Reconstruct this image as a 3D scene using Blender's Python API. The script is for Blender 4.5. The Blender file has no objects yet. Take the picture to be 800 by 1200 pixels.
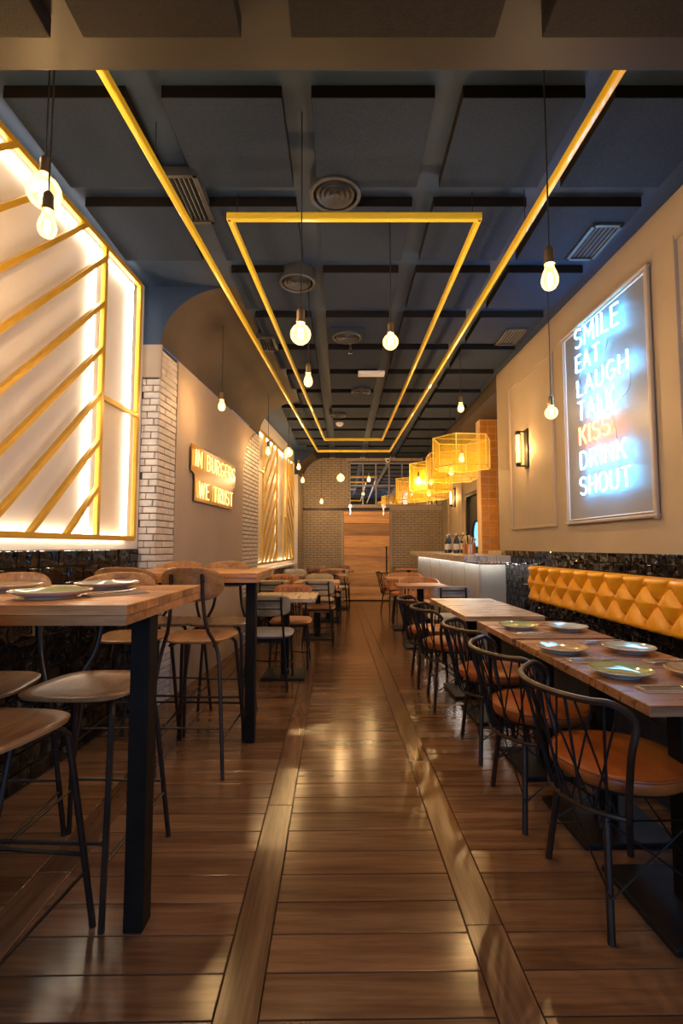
import bpy, bmesh, math, random
from mathutils import Vector, Matrix
random.seed(7)
S = bpy.context.scene
COL = S.collection
PI = math.pi

# ------------------------------------------------------------------ camera
cam = bpy.data.objects.new('camera', bpy.data.cameras.new('camera'))
COL.objects.link(cam)
cam.location = (0, 0, 1.22)
cam.rotation_euler = (PI/2 + math.atan(40/580), 0, 0)
cam.data.sensor_fit = 'AUTO'
cam.data.sensor_width = 36
cam.data.lens = 36*580/1200
cam.data.clip_start = 0.05
S.camera = cam

# ------------------------------------------------------------------ colour management, world, daylight
S.view_settings.view_transform = 'Standard'
S.view_settings.look = 'None'
S.view_settings.gamma = 1
S.view_settings.use_curve_mapping = False
S.view_settings.exposure = 0.85
try:
    S.cycles.use_denoising = True
    S.cycles.max_bounces = 8
    S.cycles.transparent_max_bounces = 16
    S.cycles.sample_clamp_indirect = 6
    S.cycles.caustics_reflective = False
    S.cycles.caustics_refractive = False
except Exception:
    pass
BULB_W = 12.5
SKY = 2.3
W = bpy.data.worlds.new('dusk_sky'); S.world = W; W.use_nodes = True
bg = W.node_tree.nodes['Background']
bg.inputs[0].default_value = (0.28, 0.50, 0.90, 1)
bg.inputs[1].default_value = SKY
pl = bpy.data.lights.new('window_daylight_portal', 'AREA')
pl.shape = 'RECTANGLE'; pl.size = 3.3; pl.size_y = 2.3
pl.cycles.is_portal = True
po = bpy.data.objects.new('window_daylight_portal', pl); COL.objects.link(po)
po.location = (0.1, -1.68, 1.45); po.rotation_euler = (PI/2, 0, 0)

# ------------------------------------------------------------------ materials
MATS = {}
def new_mat(name):
    m = bpy.data.materials.new(name); m.use_nodes = True
    nt = m.node_tree
    return m, nt, nt.nodes['Principled BSDF'], nt.nodes, nt.links
def setc(b, col, rough=.5, metal=0., spec=.5, coat=0.):
    b.inputs['Base Color'].default_value = (*col, 1)
    b.inputs['Roughness'].default_value = rough
    b.inputs['Metallic'].default_value = metal
    b.inputs['Specular IOR Level'].default_value = spec
    b.inputs['Coat Weight'].default_value = coat
def coords(nt, rand=True, scale=(1, 1, 1)):
    N, L = nt.nodes, nt.links
    tc = N.new('ShaderNodeTexCoord')
    mp = N.new('ShaderNodeMapping'); mp.inputs['Scale'].default_value = scale
    L.new(tc.outputs['Object'], mp.inputs['Vector'])
    if rand:
        oi = N.new('ShaderNodeObjectInfo')
        mm = N.new('ShaderNodeMath'); mm.operation = 'MULTIPLY'; mm.inputs[1].default_value = 37.0
        L.new(oi.outputs['Random'], mm.inputs[0])
        cb = N.new('ShaderNodeCombineXYZ')
        for i in range(3): L.new(mm.outputs[0], cb.inputs[i])
        L.new(cb.outputs[0], mp.inputs['Location'])
    return mp.outputs['Vector']
def noise(nt, vec, scale, detail=4, rough=.55, dist=0.):
    n = nt.nodes.new('ShaderNodeTexNoise')
    n.inputs['Scale'].default_value = scale; n.inputs['Detail'].default_value = detail
    n.inputs['Roughness'].default_value = rough; n.inputs['Distortion'].default_value = dist
    nt.links.new(vec, n.inputs['Vector'])
    return n.outputs['Fac']
def ramp(nt, fac, stops):
    r = nt.nodes.new('ShaderNodeValToRGB')
    e = r.color_ramp.elements
    while len(e) < len(stops): e.new(.5)
    for i, (p, c) in enumerate(stops):
        e[i].position = p; e[i].color = (*c, 1) if len(c) == 3 else c
    nt.links.new(fac, r.inputs['Fac'])
    return r.outputs['Color']
def bump(nt, b, fac, strength=.2, dist=.01):
    n = nt.nodes.new('ShaderNodeBump'); n.inputs['Strength'].default_value = strength
    n.inputs['Distance'].default_value = dist
    nt.links.new(fac, n.inputs['Height']); nt.links.new(n.outputs['Normal'], b.inputs['Normal'])
def flat(name, col, rough=.5, metal=0., spec=.5, coat=0., var=0., vscale=8, bmp=0., bscale=60, bdist=.003, bdet=3):
    if name in MATS: return MATS[name]
    m, nt, b, N, L = new_mat(name); setc(b, col, rough, metal, spec, coat)
    v = coords(nt)
    if var:
        f = noise(nt, v, vscale)
        lo = tuple(c*(1-var) for c in col); hi = tuple(min(1, c*(1+var)) for c in col)
        L.new(ramp(nt, f, [(.3, lo), (.7, hi)]), b.inputs['Base Color'])
    if bmp: bump(nt, b, noise(nt, v, bscale, bdet), bmp, bdist)
    MATS[name] = m; return m
def wood(name, cols, rough=.45, axis=0, coat=0., scale=1., rnd=.35, bmp=.15):
    """grain runs along the given local axis; every object gets its own offset and tone"""
    m, nt, b, N, L = new_mat(name); setc(b, cols[0], rough, 0, .5, coat)
    sc = [14*scale]*3; sc[axis] = 1.1*scale
    v = coords(nt, True, tuple(sc))
    f = noise(nt, v, 1.6, 6, .62, .9)
    c = ramp(nt, f, [(.28, cols[0]), (.5, cols[1]), (.72, cols[2])])
    f2 = noise(nt, v, 9., 3, .6)
    mx = N.new('ShaderNodeMixRGB'); mx.blend_type = 'MULTIPLY'; mx.inputs[0].default_value = .35
    L.new(c, mx.inputs[1]); L.new(ramp(nt, f2, [(.35, (.45, .42, .4)), (.6, (1, 1, 1))]), mx.inputs[2])
    oi = N.new('ShaderNodeObjectInfo')
    mr = N.new('ShaderNodeMapRange'); mr.inputs['To Min'].default_value = 1-rnd; mr.inputs['To Max'].default_value = 1+rnd*.6
    L.new(oi.outputs['Random'], mr.inputs['Value'])
    hs = N.new('ShaderNodeHueSaturation'); L.new(mr.outputs[0], hs.inputs['Value']); L.new(mx.outputs[0], hs.inputs['Color'])
    L.new(hs.outputs[0], b.inputs['Base Color'])
    rr = N.new('ShaderNodeMapRange'); rr.inputs['To Min'].default_value = rough*.75; rr.inputs['To Max'].default_value = min(1, rough*1.3)
    L.new(f, rr.inputs['Value']); L.new(rr.outputs[0], b.inputs['Roughness'])
    bump(nt, b, f2, bmp, .002)
    MATS[name] = m; return m
def emit(name, col, strength):
    m = bpy.data.materials.new(name); m.use_nodes = True
    nt = m.node_tree; nt.nodes.clear()
    o = nt.nodes.new('ShaderNodeOutputMaterial'); e = nt.nodes.new('ShaderNodeEmission')
    e.inputs[0].default_value = (*col, 1); e.inputs[1].default_value = strength
    nt.links.new(e.outputs[0], o.inputs[0]); MATS[name] = m; return m
def clear(name, tint, gloss_rough=.03, extra=None, ior=1.45, glow=0., glowcol=(1, .6, .2)):
    """clear thin glass: tinted transparency plus a fresnel reflection (lets lamps shine through)"""
    m = bpy.data.materials.new(name); m.use_nodes = True
    nt = m.node_tree; N, L = nt.nodes, nt.links; N.clear()
    o = N.new('ShaderNodeOutputMaterial'); t = N.new('ShaderNodeBsdfTransparent'); g = N.new('ShaderNodeBsdfGlossy')
    t.inputs[0].default_value = (*tint, 1); g.inputs['Roughness'].default_value = gloss_rough
    fr = N.new('ShaderNodeFresnel'); fr.inputs[0].default_value = ior
    mx = N.new('ShaderNodeMixShader'); L.new(fr.outputs[0], mx.inputs[0]); L.new(t.outputs[0], mx.inputs[1]); L.new(g.outputs[0], mx.inputs[2])
    out = mx.outputs[0]
    if glow:
        e = N.new('ShaderNodeEmission'); e.inputs[0].default_value = (*glowcol, 1); e.inputs[1].default_value = glow
        ad = N.new('ShaderNodeAddShader'); L.new(out, ad.inputs[0]); L.new(e.outputs[0], ad.inputs[1]); out = ad.outputs[0]
    L.new(out, o.inputs[0]); MATS[name] = m; return m
def perforated(name, col, holes=.45, dots=0.):
    """sheet metal or mesh with many small holes"""
    m, nt, b, N, L = new_mat(name); setc(b, col, .45, .0, .5)
    tr = N.new('ShaderNodeBsdfTransparent'); mx = N.new('ShaderNodeMixShader')
    if dots:
        tc = N.new('ShaderNodeTexCoord')
        sx = N.new('ShaderNodeSeparateXYZ'); L.new(tc.outputs['Object'], sx.inputs[0])
        def mth(op, a, bb=None):
            q = N.new('ShaderNodeMath'); q.operation = op
            if hasattr(a, 'links'): L.new(a, q.inputs[0])
            else: q.inputs[0].default_value = a
            if bb is not None:
                if hasattr(bb, 'links'): L.new(bb, q.inputs[1])
                else: q.inputs[1].default_value = bb
            return q.outputs[0]
        y = mth('MULTIPLY', sx.outputs[1], dots); z = mth('MULTIPLY', sx.outputs[2], dots)
        a = mth('ADD', y, z); c = mth('SUBTRACT', y, z)
        s = mth('ADD', mth('COSINE', a), mth('COSINE', c))
        fac = mth('GREATER_THAN', s, -.25)
        L.new(fac, mx.inputs[0])
    else:
        mx.inputs[0].default_value = holes
    L.new(b.outputs[0], mx.inputs[1]); L.new(tr.outputs[0], mx.inputs[2])
    L.new(mx.outputs[0], N['Material Output'].inputs[0])
    MATS[name] = m; return m

FLOORC = [(.080, .038, .019), (.150, .077, .039), (.235, .128, .067)]
wood('floor_wood', FLOORC, .18, 0, .0, .45, .26, .07)
wood('floor_strip_wood', [(.080, .038, .019), (.145, .073, .037), (.215, .115, .060)], .20, 0, .0, .45, .2, .06)
wood('bar_wood', [(.22, .080, .020), (.46, .20, .058), (.62, .33, .115)], .38, 0, 0, .9, .42)
wood('table_wood', [(.16, .068, .028), (.31, .15, .068), (.44, .25, .13)], .28, 0, 0, .9, .28)
wood('pale_table_wood', [(.24, .15, .08), (.42, .29, .17), (.55, .42, .27)], .28, 0, 0, .9, .28)
wood('stool_wood', [(.20, .085, .028), (.38, .185, .068), (.50, .28, .12)], .33, 1, .1, 1., .15)
wood('door_wood', [(.30, .14, .05), (.56, .30, .105), (.70, .42, .18)], .5, 0, 0, .35, .5)
wood('tub_wood', [(.35, .13, .05), (.50, .21, .085), (.6, .28, .13)], .45, 2, 0, 1., .1)
flat('black_steel', (.012, .011, .011), .5, .2, .25, 0, .3, 20)
flat('post_steel', (.012, .008, .005), .6, .0, .12, 0, .4, 9, .15, 30)
flat('bronze_steel', (.034, .020, .013), .42, .3, .35, 0, .35, 14)
flat('wall_paint', (.40, .325, .245), .65, 0, .15, 0, .05, 3, .05, 12)
flat('plaster', (.36, .285, .225), .7, 0, .12, 0, .06, 2, .1, 9)
flat('vault_paint', (.085, .066, .052), .7, 0, .12, 0, .1, 3, .1, 9)
flat('ceiling_paint', (.022, .043, .090), .62, 0, .3, 0, .12, 3, .12, 40)
flat('acoustic_panel', (.016, .027, .052), .85, 0, .2, 0, .22, 90, .35, 160)
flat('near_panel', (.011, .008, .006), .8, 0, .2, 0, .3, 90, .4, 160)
flat('near_ceiling_paint', (.018, .0135, .010), .6, 0, .3, 0, .12, 3, .2, 30)
flat('niche_white', (.62, .59, .57), .55, 0, .3, 0, .03, 4)
flat('painted_brick', (.50, .45, .41), .55, 0, .35, 0, .14, 14, .5, 45, .004)
flat('mortar', (.07, .06, .052), .9, 0, .1, 0, .2, 20)
flat('taupe_brick', (.33, .265, .185), .5, 0, .4, 0, .12, 10, .3, 40, .003)
flat('dark_mortar', (.10, .08, .06), .9, 0, .1)
flat('black_tile', (.003, .0035, .005), .04, 0, .5, 0, 0, 8, 1., 15, .010, 0)
flat('left_black_tile', (.003, .0035, .005), .06, 0, .4, 0, 0, 8, 1., 12, .010, 0)
flat('black_grout', (.035, .036, .038), .7)
flat('orange_tile', (.62, .25, .022), .22, 0, .5, .4, .16, 9, .2, 20)
flat('tan_grout', (.70, .50, .28), .8)
flat('gold_paint', (.52, .31, .03), .38, .25, .5, 0, .08, 9)
flat('yellow_rail', (.86, .60, .035), .30, .0, .5, .4)
flat('lamp_wire', (.85, .60, .10), .4, .0, .5)
perforated('lamp_mesh', (.84, .52, .010), .62)
perforated('gold_perforated', (.78, .66, .50), .5, 480)
flat('mustard_leather', (.74, .33, .013), .34, 0, .5, .08, .1, 6, .12, 90, .002)
flat('rust_leather', (.27, .072, .014), .36, 0, .35, 0, .28, 7, .15, 80, .002)
flat('orange_leather', (.42, .155, .055), .42, 0, .45, 0, .15, 8, .1, 60)
flat('beige_fabric', (.42, .33, .21), .75, 0, .25, 0, .12, 12, .2, 120)
flat('olive_fabric', (.27, .225, .14), .75, 0, .25, 0, .12, 12, .2, 120)
flat('grey_fabric', (.34, .31, .28), .75, 0, .25, 0, .12, 12, .2, 120)
flat('dark_brown_leather', (.16, .07, .035), .4, 0, .45, 0, .15, 8)
flat('counter_panel', (.30, .29, .27), .42, 0, .4, 0, .10, 5)
flat('white_trim', (.66, .64, .64), .35, 0, .5, .2)
flat('white_plastic', (.75, .74, .72), .4)
flat('sign_panel', (.19, .20, .215), .45, 0, .4, 0, .03, 3)
flat('door_dark', (.035, .033, .032), .4, 0, .4, 0, .2, 5)
flat('plate_cream', (.58, .50, .40), .25, 0, .5, .4)
flat('plate_green', (.25, .32, .14), .10, 0, .6, .7, .12, 20)
flat('plate_blue', (.34, .40, .40), .10, 0, .6, .7, .12, 20)
flat('plate_tan', (.36, .27, .16), .10, 0, .6, .7, .12, 20)
flat('napkin', (.34, .27, .21), .8, 0, .2, 0, .06, 20)
flat('cutlery_steel', (.62, .60, .58), .18, 1.0)
flat('socket_brass', (.30, .20, .10), .35, .8)
flat('cord_black', (.012, .011, .010), .6)
flat('vent_grey', (.055, .055, .056), .5, .2)
flat('vent_dark', (.012, .012, .012), .8)
flat('bottle_glass', (.012, .020, .014), .08, 0, .6, .5)
flat('label_white', (.6, .58, .52), .6)
flat('copper', (.62, .28, .12), .3, .85)
flat('light_wood', (.62, .42, .20), .5, 0, .4, 0, .12, 20)
flat('chrome', (.7, .68, .66), .2, 1.)
flat('mirror_silver', (.80, .78, .74), .015, 1.)
flat('grid_steel', (.22, .20, .18), .4, .4)
flat('panel_edge_shade', (.012, .010, .009), .9, 0, .1)  # ceiling panel sides: their shade is put into this near-black colour
flat('substrate', (.02, .013, .009), .8)
flat('clear_cable', (.30, .34, .36), .2)
flat('street_ground', (.12, .12, .12), .9)
def marble():
    m, nt, b, N, L = new_mat('marble'); setc(b, (.5, .48, .46), .3, 0, .5, .2)
    v = coords(nt, False)
    f = noise(nt, v, 2.6, 7, .6, 2.2)
    L.new(ramp(nt, f, [(.44, (.52, .49, .45)), (.495, (.22, .20, .19)), (.52, (.50, .47, .44)), (.7, (.56, .53, .49))]), b.inputs['Base Color'])
    MATS['marble'] = m
marble()
emit('led_warm', (1., .86, .66), 14.)
emit('led_far', (1., .80, .52), 8.)
emit('led_white', (1., .94, .82), 22.)
emit('filament', (1., .60, .22), 70.)
emit('neon_white', (.12, .52, 1.), 21.)
emit('neon_red', (1., .20, .03), 16.)
emit('neon_amber', (1., .68, .15), 2.4)
emit('porthole_blue', (.16, .42, 1.), 1.6)
emit('sconce_filament', (1., .62, .22), 45.)
clear('bulb_glass', (1., .90, .72), .03, None, 1.4, .75, (1., .56, .18))
clear('sconce_glass', (1., .88, .66), .03, None, 1.4, .5, (1., .6, .2))
clear('window_glass', (.93, .96, .98))
clear('amber_acrylic', (1., .74, .36), .1)
flat('acrylic_board', (.42, .17, .010), .25, 0, .5, .4)
def M(n): return MATS[n]

# ------------------------------------------------------------------ mesh helpers
class MB:
    def __init__(s): s.v = []; s.f = []
    def add(s, vs, fs):
        o = len(s.v); s.v += [tuple(p) for p in vs]; s.f += [tuple(i+o for i in q) for q in fs]; return s
    def box(s, c, d, rot=None):
        hx, hy, hz = d[0]/2, d[1]/2, d[2]/2
        vs = [Vector((x, y, z)) for z in (-hz, hz) for y in (-hy, hy) for x in (-hx, hx)]
        if rot is not None: vs = [rot @ p for p in vs]
        vs = [p + Vector(c) for p in vs]
        return s.add(vs, [(0, 2, 3, 1), (4, 5, 7, 6), (0, 1, 5, 4), (2, 6, 7, 3), (0, 4, 6, 2), (1, 3, 7, 5)])
    def bar(s, a, b, w, h, up=(0, 0, 1)):
        a, b = Vector(a), Vector(b); d = b-a; x = d.normalized()
        y = Vector(up).cross(x)
        if y.length < 1e-4: y = Vector((0, 1, 0)).cross(x)
        y.normalize(); z = x.cross(y)
        R = Matrix((x, y, z)).transposed()
        return s.box((a+b)/2, (d.length, w, h), R)
    def tube(s, pts, r, n=8, closed=False):
        P = [Vector(p) for p in pts]; k = len(P)
        T = []
        for i in range(k):
            if closed: t = P[(i+1) % k]-P[i-1]
            else: t = P[min(i+1, k-1)]-P[max(i-1, 0)]
            T.append(t.normalized())
        u = T[0].orthogonal().normalized(); vs = []; fs = []
        for i in range(k):
            u = (u - T[i]*u.dot(T[i]))
            if u.length < 1e-6: u = T[i].orthogonal()
            u.normalize(); w = T[i].cross(u)
            rr = r[i] if isinstance(r, (list, tuple)) else r
            for j in range(n):
                a = 2*PI*j/n
                vs.append(P[i] + u*math.cos(a)*rr + w*math.sin(a)*rr)
        m = k if closed else k-1
        for i in range(m):
            b2 = ((i+1) % k)*n
            for j in range(n):
                j2 = (j+1) % n
                fs.append((i*n+j, i*n+j2, b2+j2, b2+j))
        if not closed:
            fs.append(tuple(range(n-1, -1, -1))); fs.append(tuple((k-1)*n+j for j in range(n)))
        return s.add(vs, fs)
    def lathe(s, prof, n=24, c=(0, 0, 0), axis='z', caps=True):
        vs = []; fs = []; k = len(prof)
        for r, z in prof:
            for j in range(n):
                a = 2*PI*j/n; x, y = r*math.cos(a), r*math.sin(a)
                p = (x, y, z) if axis == 'z' else ((z, x, y) if axis == 'x' else (x, z, y))
                vs.append((p[0]+c[0], p[1]+c[1], p[2]+c[2]))
        for i in range(k-1):
            for j in range(n):
                j2 = (j+1) % n
                fs.append((i*n+j, i*n+j2, (i+1)*n+j2, (i+1)*n+j))
        if caps and prof[0][0] > 1e-5: fs.append(tuple(range(n-1, -1, -1)))
        if caps and prof[-1][0] > 1e-5: fs.append(tuple((k-1)*n+j for j in range(n)))
        return s.add(vs, fs)
    def prism(s, poly, off):
        """poly: list of 3D points (flat outline); off: extrusion vector"""
        n = len(poly); off = Vector(off); P = [Vector(p) for p in poly]
        vs = P + [p+off for p in P]
        fs = [tuple(range(n-1, -1, -1)), tuple(range(n, 2*n))]
        for i in range(n):
            j = (i+1) % n; fs.append((i, j, n+j, n+i))
        return s.add(vs, fs)
    def grid(s, rows):
        nr, nc = len(rows), len(rows[0])
        vs = [p for r in rows for p in r]
        fs = [(i*nc+j, i*nc+j+1, (i+1)*nc+j+1, (i+1)*nc+j) for i in range(nr-1) for j in range(nc-1)]
        return s.add(vs, fs)
    def mesh(s, name, mat, smooth=False, recalc=True):
        me = bpy.data.meshes.new(name); me.from_pydata(s.v, [], s.f)
        if recalc:
            bm = bmesh.new(); bm.from_mesh(me)
            bmesh.ops.remove_doubles(bm, verts=bm.verts, dist=1e-6)
            bmesh.ops.recalc_face_normals(bm, faces=bm.faces); bm.to_mesh(me); bm.free()
        me.materials.append(M(mat) if isinstance(mat, str) else mat)
        if smooth:
            for p in me.polygons: p.use_smooth = True
            try: me.set_sharp_from_angle(angle=math.radians(40))
            except Exception: pass
        return me
    def build(s, name, mat, parent=None, smooth=False, bevel=0., loc=None, recalc=True):
        o = link(name, s.mesh(name, mat, smooth, recalc), parent)
        if loc is not None: o.location = loc
        if bevel:
            b = o.modifiers.new('bevel', 'BEVEL'); b.width = bevel; b.segments = 2; b.limit_method = 'ANGLE'
        return o
def link(name, data, parent=None):
    o = bpy.data.objects.new(name, data); COL.objects.link(o)
    if parent is not None: o.parent = parent
    return o
def tag(o, label, cat, group=None):
    o['label'] = label; o['category'] = cat
    if group: o['group'] = group
    return o
def thing(name, label, cat, loc=(0, 0, 0), rz=0., group=None):
    o = link(name, None); o.location = loc; o.rotation_euler = (0, 0, rz)
    return tag(o, label, cat, group)
def struct(o): o['kind'] = 'structure'; return o
def stuff(o): o['kind'] = 'stuff'; return o
def dup(root, loc, rz=0., label=None, mats=None):
    """copy of a thing with copies of its parts and sub-parts"""
    def cp(o, par):
        c = o.copy(); COL.objects.link(c)
        if par is not None: c.parent = par
        for ch in o.children: cp(ch, c)
        return c
    r = cp(root, None); r.location = loc; r.rotation_euler = (0, 0, rz)
    if label: r['label'] = label
    if mats:
        for ch in r.children_recursive:
            for key, mt in mats.items():
                if ch.name.startswith(key):
                    me = ch.data.copy(); me.materials.clear(); me.materials.append(M(mt)); ch.data = me
    return r
def cr(pts, k=6, closed=False):
    """smooth curve through the points"""
    P = [Vector(p) for p in pts]; n = len(P); out = []
    rng = n if closed else n-1
    for i in range(rng):
        if closed: a, b, c, d = P[i-1], P[i], P[(i+1) % n], P[(i+2) % n]
        else:
            b, c = P[i], P[i+1]; a = P[i-1] if i else b*2-c; d = P[i+2] if i+2 < n else c*2-b
        for j in range(k):
            t = j/k
            out.append(.5*((2*b) + (c-a)*t + (2*a-5*b+4*c-d)*t*t + (3*b-a-3*c+d)*t**3))
    if not closed: out.append(P[-1])
    return out
PIECES = {}
def piece_mesh(w, h, d, ch, mat, closed=False):
    """chamfered block x 0..w, y 0..h, z 0..d : brick, tile, plank, board"""
    key = (round(w, 4), round(h, 4), round(d, 4), ch, mat, closed)
    if key in PIECES: return PIECES[key]
    b = MB()
    c = ch
    lo = [(0, 0, 0), (w, 0, 0), (w, h, 0), (0, h, 0)]
    mi = [(0, 0, d-c), (w, 0, d-c), (w, h, d-c), (0, h, d-c)]
    hi = [(c, c, d), (w-c, c, d), (w-c, h-c, d), (c, h-c, d)]
    fs = []
    for i in range(4):
        j = (i+1) % 4
        fs += [(i, j, 4+j, 4+i), (4+i, 4+j, 8+j, 8+i)]
    fs.append((8, 9, 10, 11))
    if closed: fs.append((3, 2, 1, 0))
    b.add(lo+mi+hi, fs)
    me = b.mesh('piece', mat, False, False); PIECES[key] = me
    return me
def place(name, me, parent, o, u, v, n=None, tilt=0.):
    u = Vector(u).normalized(); v = Vector(v).normalized(); n = u.cross(v) if n is None else Vector(n)
    m = Matrix(((u.x, v.x, n.x, o[0]), (u.y, v.y, n.y, o[1]), (u.z, v.z, n.z, o[2]), (0, 0, 0, 1)))
    if tilt:
        m = m @ Matrix.Rotation(random.uniform(-tilt, tilt), 4, 'X') @ Matrix.Rotation(random.uniform(-tilt, tilt), 4, 'Y')
    ob = link(name, me, parent); ob.matrix_basis = m
    return ob
def courses(name, parent, o, u, v, length, height, bl, bh, gap, d, ch, mat, bond=.5, tilt=0., skip=None, joined=False, jit=0., zvar=0.):
    """lay rectangular pieces in courses on the plane o + u*s + v*t (normal u x v)"""
    u = Vector(u).normalized(); v = Vector(v).normalized(); n = u.cross(v); o = Vector(o)
    J = MB()
    r = 0; t = 0.
    while t < height-.004:
        hh = min(bh, height-t)-gap
        s = -bl*((r*bond) % 1.)
        while s < length-.004:
            a = max(s, 0)+(gap/2); e = min(s+bl, length)-gap/2
            if e-a > .012 and not (skip and skip((a+e)/2, t+hh/2)):
                off = n*random.uniform(-zvar, zvar) if zvar else Vector()
                p = o+u*a+v*(t+gap/2)+off
                if joined:
                    me = [(0, 0, -.004), (e-a, 0, -.004), (e-a, hh, -.004), (0, hh, -.004), (ch, ch, d), (e-a-ch, ch, d), (e-a-ch, hh-ch, d), (ch, hh-ch, d)]
                    J.add([p+u*q[0]+v*q[1]+n*q[2] for q in me], [(0, 1, 5, 4), (1, 2, 6, 5), (2, 3, 7, 6), (3, 0, 4, 7), (4, 5, 6, 7)])
                else:
                    place(name, piece_mesh(e-a, hh, d, ch, mat), parent, p, u, v, n, tilt)
            s += bl
        t += bh; r += 1
    if joined: stuff(J.build(name, mat, parent, False, 0, None, False))

# ------------------------------------------------------------------ planes of the room
CEIL = 3.26
def RX(y): return 1.93-.025*(y-2.65)          # dining side wall on the right
def TX(y): return -1.41+.08*(y-3.77)          # thick plastered wall on the left
def NX(y): return -1.56+.06*(y-3.6)           # shallow niche in front of it
def FX(y): return -1.30+.078*(y-6.9)          # far niche
def q4(b, a, c, d, e): b.add([a, c, d, e], [(0, 1, 2, 3)])
YB = 11.25; YF = -1.6

# ------------------------------------------------------------------ floor
fl = struct(MB().box((.1, 4.8, -.06), (5.4, 13.6, .1)).build('floor', 'substrate'))
FA = .0140
fr = Matrix.Rotation(FA, 3, 'Z')
def fp(x, y, z=-.010): return fr @ Vector((x, y, z))
U = fr @ Vector((1, 0, 0)); V = fr @ Vector((0, 1, 0))
PITCH = .1418
bays = [(-1.95, -1.115), (-.985, -.314), (-.196, .424), (.545, 2.5)]
strips = [(-1.115, -.985), (-.314, -.196), (.424, .545)]
far = MB()
def far_piece(x0, x1, y0, y1):
    g = .0018
    pts = [fp(x0+g, y0+g, 0), fp(x1-g, y0+g, 0), fp(x1-g, y1-g, 0), fp(x0+g, y1-g, 0)]
    far.add(pts + [p+Vector((0, 0, -.009)) for p in pts], [(0, 1, 2, 3), (4, 5, 1, 0), (5, 6, 2, 1), (6, 7, 3, 2), (7, 4, 0, 3)])
for bi, (x0, x1) in enumerate(bays):
    k = 0; y = .09 - PITCH*13
    while y < YB:
        splits = [x0, x1]
        if x1-x0 > 1.2:
            splits = [x0, x0+(.62 if k % 2 else 1.15), x1]
        for a, b in zip(splits, splits[1:]):
            if y < -.2 or y > 6.3: far_piece(a, b, y, y+PITCH)
            else: place('plank', piece_mesh(b-a-.0036, PITCH-.0036, .010, .0014, 'floor_wood'), fl, fp(a+.0018, y+.0018), U, V)
        y += PITCH; k += 1
for si, (x0, x1) in enumerate(strips):
    y = -1.7+.47*si; ln = 1.22
    while y < YB:
        if y > 7.5: far_piece(x0, x1, y, y+ln)
        else: place('border_plank', piece_mesh(ln-.002, x1-x0-.0036, .010, .0014, 'floor_strip_wood'), fl, fp(x1-.0018, y+.001), V, -U)
        y += ln
fo = stuff(far.build('far_planks', 'floor_wood', fl, False, 0, None, False))

# ------------------------------------------------------------------ left wall
wl = struct(link('wall_left', None))
b = MB(); b.prism([(NX(YF), YF, 0), (NX(3.77), 3.77, 0), (NX(3.77), 3.77, CEIL), (NX(YF), YF, CEIL)], (-.25, 0, 0))
b.build('niche_wall', 'niche_white', wl)
SPR = 2.79
b = MB(); b.prism([(TX(3.77)-.012, 3.782, 0), (TX(6.9)-.012, 6.9, 0), (-1.9, 6.9, 0), (-1.9, 3.782, 0)], (0, 0, SPR))
b.build('wall_core', 'mortar', wl)
# vault: brown underside, arched edge facing the room's front
def arc(y, n=16, rx=.565, rz=CEIL-SPR):
    x0 = TX(y)
    return [(x0+rx*(1-math.cos(t*PI/2/n)), y, SPR+rz*math.sin(t*PI/2/n)) for t in range(n+1)]
def vault(name, ya, yb, fx, n=16):
    A = arc_f(fx, ya, n); B = arc_f(fx, yb, n)
    b = MB(); b.grid([A, B]); b.build(name, 'vault_paint', wl, True, 0, None, False)
def arc_f(fx, y, n=16, rx=.565, spr=None):
    spr = SPR if spr is None else spr
    return [(fx(y)+rx*(1-math.cos(t*PI/2/n)), y, spr+(CEIL-spr)*math.sin(t*PI/2/n)) for t in range(n+1)]
vault('vault_soffit', 3.77, 6.9, TX)
def spandrel(name, fx, y, dy):
    A = arc_f(fx, y); b = MB()
    poly = [(-1.9, y, SPR)] + A + [(-1.9, y, CEIL)]
    b.prism(poly, (0, dy, 0)); b.build(name, 'ceiling_paint', wl)
spandrel('arch_face', TX, 3.768, .01)
spandrel('arch_face', TX, 6.9, -.01)
# plaster face between the exposed bricks, rounded at its far upper corner
pts = [(4.07, 0)]
for t in range(0, 9):
    a = t/8*PI/2; pts.append((6.10+.72*(1-math.cos(a)), 2.05+.72*math.sin(a)))
pts = [(4.07, 0.0), (6.10, 0.0)] + pts[1:] + [(4.10, SPR-.005)]
pts = [(min(y, 6.88), min(z, SPR-.005)) for y, z in pts]
b = MB(); b.prism([(TX(y)-.012, y, z) for y, z in pts], (.016, 0, 0)); b.build('plaster_face', 'plaster', wl)
dL = Vector((.08, 1, 0)).normalized()
courses('brick', wl, (NX(3.77)+.0, 3.780, 0), (1, 0, 0), (0, 0, 1), TX(3.77)-NX(3.77)+.002, 2.52, .128, .0525, .006, .013, .004, 'painted_brick', .42, .02, None, False, 0, .002)
b = MB(); b.box(((NX(3.77)+TX(3.77))/2+.005, 3.776, (2.53+SPR)/2), (TX(3.77)-NX(3.77)+.006, .022, SPR-2.53)); b.build('plaster_cap', 'plaster', wl)
courses('brick', wl, (TX(3.77)-.012, 3.772, 0), dL, (0, 0, 1), .315, 2.76, .215, .0525, .006, .013, .004, 'painted_brick', .5, .02, None, False, 0, .002)
def far_skip(s, t):
    y = 6.06+s
    return t > 2.05 and (y-6.10) < .72*(1-math.cos(math.asin(min(1, (t-2.05)/.72))))
courses('far_bricks', wl, (TX(6.06)-.012, 6.06, 0), dL, (0, 0, 1), .85, 2.77, .215, .0525, .006, .013, .004, 'painted_brick', .5, 0, far_skip, True)
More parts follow.
